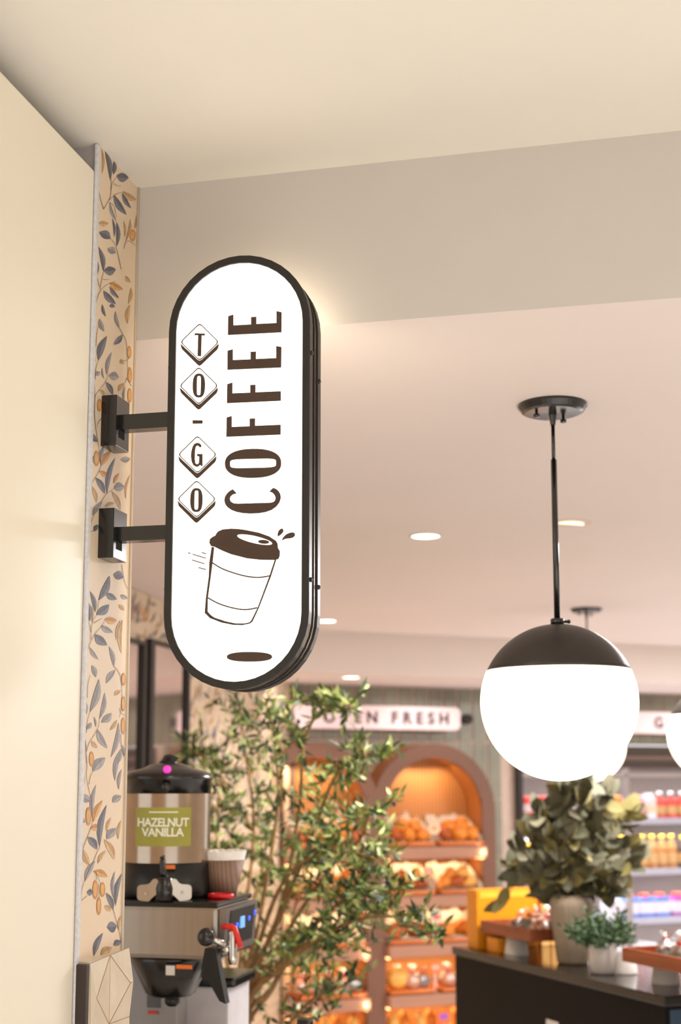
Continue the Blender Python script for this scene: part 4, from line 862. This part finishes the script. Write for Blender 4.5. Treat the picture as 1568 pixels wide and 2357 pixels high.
paths = [[(540, 2357, 5.45), (505, 2100, 5.5), (500, 1900, 5.6), (510, 1770, 5.7)], [(545, 2357, 5.45), (560, 2150, 5.5), (585, 1900, 5.6), (560, 1700, 5.6), (556, 1640, 5.6)],
 [(550, 2357, 5.45), (600, 2100, 5.3), (640, 1850, 5.3), (630, 1700, 5.2), (628, 1650, 5.2)], [(555, 2357, 5.45), (650, 2080, 5.3), (690, 1850, 5.2), (700, 1710, 5.0), (745, 1632, 4.9), (815, 1630, 4.8)],
 [(550, 2357, 5.45), (640, 2120, 5.3), (720, 1920, 5.2), (760, 1810, 5.0), (800, 1755, 4.9), (850, 1745, 4.8)], [(560, 2357, 5.45), (660, 2150, 5.4), (760, 2000, 5.2), (830, 1930, 5.1), (850, 1870, 5.0)],
 [(560, 2357, 5.45), (660, 2200, 5.3), (780, 2080, 5.1), (860, 2050, 5.0), (930, 2050, 4.9)], [(560, 2357, 5.4), (660, 2220, 5.2), (790, 2130, 5.0), (900, 2110, 4.9), (1015, 2150, 4.8)],
 [(530, 2400, 5.45), (500, 2250, 5.5), (520, 2060, 5.6), (540, 1950, 5.7), (470, 1820, 5.8)], [(560, 2380, 5.45), (620, 2280, 5.3), (690, 2180, 5.2), (750, 2170, 5.1), (800, 2165, 5.0)],
 [(560, 2400, 5.45), (640, 2250, 5.5), (700, 2000, 5.6), (740, 1880, 5.7)], [(545, 2400, 5.45), (570, 2300, 5.5), (620, 2250, 5.5), (680, 2240, 5.5)], [(560, 2440, 5.4), (650, 2370, 5.3), (720, 2300, 5.2), (790, 2270, 5.1)], [(560, 2357, 5.45), (620, 2100, 5.3), (690, 1990, 5.1), (790, 1960, 5.0), (870, 1980, 4.9)],
 [(545, 2357, 5.45), (580, 2100, 5.6), (600, 1950, 5.8), (480, 1760, 5.9), (450, 1735, 5.9)]]
for pi_, P in enumerate(paths):
    root_p = Vector((base.x+rt.uniform(-.03, .03), base.y+rt.uniform(-.03, .03), .02))
    pts = [root_p]+[W_(*q) for q in P]; cv = catm(pts, 6)
    bs.tube([p-off for p in cv], .013, 7, 0, r2=.0025)
    n = len(cv)
    f0 = .42 if pi_ in (0, 8, 14) else .52
    for i in range(int(n*f0), n):
        t = (i/n-f0)/(1-f0)
        for tw_ in range((1 if pi_ in (1, 2, 11, 12) else 2) if i % 2 else 2):
            if pi_ in (3, 4) and t < .5 and rt.random() < .6: continue
            d = (rv(rt)*.5+Vector((0, 0, .35))).normalized(); q = cv[i]+rv(rt)*.006; L = rt.uniform(.07, .20)*(1.0 if t < .8 else .7)
            tip = q+d*L+Vector((0, 0, -.02)); bs.tube([q-off, (q+tip)/2-off+Vector((0, 0, .01)), tip-off], .0018, 4, 0, r2=.0008)
            for k in range(11):
                s_ = (k+1)/11; c_ = q.lerp(tip, s_); ld_ = (d*.7+rv(rt)*.55).normalized()
                leaf(bl, c_-off, ld_, rv(rt).normalized(), rt.uniform(.034, .062), rt.uniform(.012, .019), rt.choice((0, 0, 1, 1, 2)))
            if rt.random() < .09 and nol < 60: nol += 1; bo = MB(); bo.ball((tip-off)[:], .010, 0, (.85, .85, 1.15), 8); bo.obj('olive', mat('black_olive', (34, 26, 34), .25), tree)
bs.obj('stems', bark, tree, merge=False); bl.obj('foliage', ol_m, tree, merge=False);
b = MB(); b.lathe([(0, 0), (.16, 0), (.2, .28), (.18, .28), (.17, .24), (0, .24)], 28); b.obj('planter', white, tree)
spot('tree_spot', (.9, 3.6, H1-.03), W_(770, 1800, 4.95), 150, 30, .5, (1, .95, .82), .03)

for u_ in (2.9, 4.0, 5.1, 6.2): spot('wall_washer', FB.w(u_, 7.95, H2-.01), FB.w(u_, 8.6, 1.6), 13, 100, .8, (1, .93, .88))
# island
zI = .95
pL = FA.w(*on_z(1040, 2178, zI)); pR = FA.w(*on_z(1530, 2294, zI))
ed = (pR-pL).normalized(); FI = Frame(0); FI.d = -ed; FI.x = Vector((-ed.y, ed.x, 0)); FI.a = math.atan2(-ed.x, -ed.y)
LI = (pR-pL).length; o0 = FI.l(pR)
isl = bpy.data.objects.new('island_counter', None); C.objects.link(isl); isl.location = (pR.x, pR.y, 0); isl.rotation_euler = (0, 0, -FI.a)
tag(isl, 'black display island with glossy black top at the lower right', 'counter')
b = MB(); b.box(0, .95, 0, LI, zI-.035, zI, bev=.004); b.obj('countertop', mat('glossy_black_top', (16, 13, 12), .12, var=.1, coat=.15), isl)
b = MB(); b.box(.012, .94, .015, LI-.01, 0, zI-.035); b.obj('base_panel', mat('black_laminate', (17, 13, 11), .55, spec=.12, var=.1, scale=3), isl)
b = MB(); b.box(.03, .92, .012, .015, .02, zI-.05); b.obj('end_panel', mat('dark_blue_panel', (34, 60, 84), .5), isl)
st = on_u(FI, 1268, 2352, FI.l(pR).x)
b = MB(); b.box(.009, .0125, st.y-o0.y-.04, st.y-o0.y+.05, st.z-.03, st.z+.003); b.obj('white_sticker', mat('sticker_white', (226, 220, 214), .5), isl)
def isl_at(px, py, z=zI): return FA.w(*on_z(px, py, z))
def at_isl(o, p, rz=0): o.location = p; o.rotation_euler = (0, 0, -FI.a+rz); return o
def ithing(name, label, cat, p, group=None, rz=0):
    o = bpy.data.objects.new(name, None); C.objects.link(o); at_isl(o, p, rz); return tag(o, label, cat, group)
# vase with eucalyptus
pv = isl_at(1319, 2217); sc_ = pv.length/F_PX*1.0; Dv = pv.y/F_PX
vz = ithing('ribbed_vase', 'tall ribbed taupe ceramic vase holding eucalyptus on the black island', 'vase', pv+Vector((0, 0, .0005)))
b = MB(); pr = [(0, 0), (.060, 0), (.066, .01), (.076, .10), (.088, .2), (.092, .235), (.088, .262), (.070, .278), (.064, .285), (.060, .278), (.075, .22), (0, .21)]
b.lathe(pr, 72); 
for i, (x, y, z) in enumerate(b.v):
    t = math.atan2(y, x); k = 1+.022*cos(t*26)*(1 if .01 < z < .25 else 0); b.v[i] = (x*k, y*k, z)
b.obj('vase_body', mat('taupe_stoneware', (160, 142, 122), .65, var=.12, scale=12, stretch=(6, 6, .6)), vz)
eu = ithing('eucalyptus_bunch', 'grey-green round-leaved eucalyptus arrangement standing in the ribbed vase', 'plant', pv+Vector((0, 0, .24)))
eu.rotation_euler = (0, 0, 0)
eb = MB(); es = MB(); re_ = random.Random(8); o_ = pv+Vector((0, 0, .24)); yv = pv.y
for P in ([(1310, 2000), (1300, 1880), (1290, 1815)], [(1325, 2000), (1330, 1900), (1340, 1800)], [(1335, 2000), (1370, 1900), (1400, 1825)], [(1340, 2010), (1400, 1930), (1450, 1875)], [(1345, 2020), (1400, 1970), (1455, 1945)], [(1300, 2010), (1260, 1940), (1235, 1870)], [(1295, 2020), (1245, 1990), (1225, 1925)],
          [(1300, 2010), (1220, 1975), (1190, 1945)], [(1300, 2030), (1215, 2010), (1180, 2000), (1160, 1985)], [(1290, 2035), (1210, 2020), (1160, 2070)], [(1345, 2030), (1395, 2010), (1445, 1990)], [(1330, 2000), (1350, 1950), (1355, 1860)], [(1310, 2010), (1270, 1960), (1270, 1890)], [(1320, 2010), (1310, 1950), (1320, 1880)], [(1340, 2035), (1380, 2040), (1400, 2045)], [(1300, 2035), (1270, 2045), (1250, 2050)]):
    dy = re_.uniform(-.16, .16); pts = [o_+Vector((re_.uniform(-.02, .02), 0, -.02))]+[W_(x, y, yv+dy*(i+1)/len(P)) for i, (x, y) in enumerate(P)]; cv = catm(pts, 5)
    es.tube([p-o_ for p in cv], .003, 6, 0, r2=.0015); sparse = P[-1][0] < 1200
    for i in range(3, len(cv)):
        for k in range(1 if sparse else 3):
            d = ((cv[i]-cv[i-1]).normalized()*.5+rv(re_)*.6); leaf(eb, cv[i]-o_, d, (Vector((0, -1, .3))+rv(re_)*.6).normalized(), re_.uniform(.075, .112), re_.uniform(.05, .074), re_.choice((0, 0, 1, 2)), .12, True)
es.obj('stems', mat('eucalyptus_stem', (104, 96, 66), .6), eu, merge=False)
eb.obj('foliage', [mat('eucalyptus_grey_green', (112, 106, 82), .7, var=.18, scale=10), mat('eucalyptus_dark', (88, 86, 62), .7, var=.18, scale=10), mat('eucalyptus_yellow', (130, 118, 66), .65, var=.2, scale=10)], eu, merge=False)
# small potted plant
pp = isl_at(1389, 2240); pt = ithing('potted_plant', 'small bushy green plant in a white pot beside the ribbed vase', 'potted plant', pp+Vector((0, 0, .0005)))
k_ = pp.y/F_PX
b = MB(); b.lathe([(0, 0), (26*k_, 0), (30*k_, 4*k_), (32.5*k_, 66*k_), (30*k_, 67*k_), (28*k_, 58*k_), (0, 58*k_)], 36); b.obj('pot', white, pt)
b = MB(); rp = random.Random(2)
for i in range(90):
    d = Vector((rp.gauss(0, .75), rp.gauss(0, .75), rp.uniform(.35, 1.1))).normalized(); L = rp.uniform(60, 100)*k_; o1 = Vector((rp.uniform(-18, 18)*k_, rp.uniform(-18, 18)*k_, 56*k_)); tip = o1+d*L
    b.tube([o1, o1.lerp(tip, .5)+rv(rp)*.003, tip], .0012, 4, 1)
    for j in range(22):
        c_ = o1.lerp(tip, .15+.85*j/22); leaf(b, c_, (d+rv(rp)*.9), rv(rp).normalized(), rp.uniform(.016, .028), .011, rp.choice((0, 0, 2)))
b.obj('foliage', [mat('thyme_green', (74, 100, 66), .6, var=.3), mat('thyme_stem', (90, 80, 50), .6), mat('thyme_light', (100, 126, 86), .6)], pt, merge=False)
# wooden display trays raised on upturned white pots
tray_w = mat('reddish_crate_wood', (150, 78, 42), .5, var=.2, scale=10, bump=.15, stretch=(4, .5, 4))
def crate(l0, l1, zb0, label, u0=.22):      # l along the island edge (metres from the near corner)
    q = pR-ed*l0+FI.x*u0; r_ = bpy.data.objects.new('wooden_display_tray', None); C.objects.link(r_); r_.location = (q.x, q.y, zb0); r_.rotation_euler = (0, 0, -FI.a)
    tag(r_, label, 'tray'); L = l1-l0; w, h = .33, .052
    b = MB(); b.box(.012, w-.012, .012, L-.012, 0, .012); b.obj('tray_base', tray_w, r_)
    for nm, bx in (('front_rail', (0, .012, 0, L)), ('rear_rail', (w-.012, w, 0, L)), ('end_rail', (.012, w-.012, 0, .012)), ('end_rail', (.012, w-.012, L-.012, L))):
        b = MB(); b.box(bx[0], bx[1], bx[2], bx[3], 0, h, bev=.002); b.obj(nm, tray_w, r_)
    return r_, w, L
def l_at(px, py, u): p = on_u(FI, px, py, o0.x+u); return p.y-o0.y, p.z
la, _ = l_at(1106, 2130, .05); lb_, _ = l_at(1262, 2178, .05); lc, _ = l_at(1432, 2200, .05)
lv_ = (pv-pR).dot(-ed); lp_ = (isl_at(1389, 2240)-pR).dot(-ed); lb_ = max(lb_, lv_+.105); lc = min(lc, lp_-.07)
zt_ = zI+.0805
cr1 = crate(lb_, la, zt_, 'reddish wooden tray of wrapped cookies left of the ribbed vase', .05); cr2 = crate(lc-.8, lc, zt_, 'reddish wooden tray of wrapped cookies right of the small potted plant', .05)
def upot(px, py, label, u):
    p = isl_at(px, py); b = MB(); b.lathe([(.054, 0), (.053, .004), (.043, .076), (.038, .079), (0, .079)], 28)
    o = b.obj('upturned_pot', white); o.location = p+Vector((0, 0, .0005)); tag(o, label, 'pot', 'upturned white pots under the wooden trays')
upot(1189, 2197, 'upturned white pot left of the ribbed vase, under the wooden tray', 0); upot(1437, 2240, 'upturned white pot just right of the small potted plant', 0); upot(1533, 2264, 'upturned white pot near the right end of the island', 0)
rk = random.Random(21)
for (r_, w, L), nm in ((cr1, 'tray left of the ribbed vase'), (cr2, 'tray right of the small potted plant')):
    n = int((L-.08)/.095)
    for i in range(n):
        for j in range(3):
            q = r_.location+FI.x*(.075+.10*j)+FI.d*(.06+.095*i+rk.uniform(-.01, .01)); bb = bag(FA, (0, 0, 0), 0, rk.uniform(.85, 1.0), rk.randint(0, 3), 'red-tied cookie bag, %s from the right, %s row, %s' % (ORD[i].replace('leftmost', 'first'), ('front', 'middle', 'rear')[j], nm), 'wrapped cookies on the '+nm)
            bb.location = q+Vector((0, 0, .014)); bb.rotation_euler = (rk.uniform(-.25, .25), rk.uniform(-.25, .25), rk.uniform(0, 6))
# yellow cartons at the far end of the island
yel = mat('orange_yellow_card', (240, 150, 14), .45, var=.05)
def cbox(px0, px1, py0, back, z0, m, label, name='display_box', dp=.16, parts=True):
    d0, d1 = ray(px0, 2100), ray(px1, 2100); pl = CAM+d0*(back/d0.y); p_r = CAM+d1*(back/d1.y); zt_b = W_((px0+px1)/2, py0, back).z
    o = bpy.data.objects.new(name, None); C.objects.link(o); o.location = (pl.x, back, z0); o.rotation_euler = (0, 0, -FI.a); tag(o, label, 'box'); wd = (p_r.x-pl.x)*(.95 if z0 else 1); h = zt_b-z0
    b = MB(); b.box(0, wd, 0, dp, 0, h, bev=.002); b.obj('carton', m, o)
    b = MB(); b.box(wd*.03, wd*.97, -.002, .0, h*.84, h*.96); b.obj('flap', mat('flap_yellow', (252, 190, 60), .45), o)
    return o
def ibox(u0, u1, l0, l1, z0, h, m, label, name='display_box'):      # a carton standing square on the island
    q = pR+FI.x*u0-ed*l0; o = bpy.data.objects.new(name, None); C.objects.link(o); o.location = (q.x, q.y, z0); o.rotation_euler = (0, 0, -FI.a); tag(o, label, 'box')
    b = MB(); b.box(0, u1-u0, 0, l1-l0, 0, h, bev=.002); b.obj('carton', m, o)
    b = MB(); b.box((u1-u0)*.05, (u1-u0)*.95, -.002, 0, h*.86, h*.97); b.obj('flap', mat('flap_yellow', (252, 190, 60), .45), o)
    return o
bt = min(la+.02, LI-.10)
ibox(.045, .36, bt, bt+.095, zI+.001, .262, yel, 'big orange-yellow box standing at the far end of the island')
ibox(.06, .19, bt-.16, bt-.06, zI+.001, .064, yel, 'low orange-yellow box tucked under the far end of the wooden tray')
for i in range(3):
    o = ibox(.38+.052*i, .425+.052*i, bt, bt+.05, zI+.001, .25, mat('peach_carton', (252, 190, 110), .45), '%s narrow pale orange carton right of the big orange-yellow box' % ('first', 'second', 'third')[i], 'snack_carton'); o['group'] = 'narrow orange cartons'


#
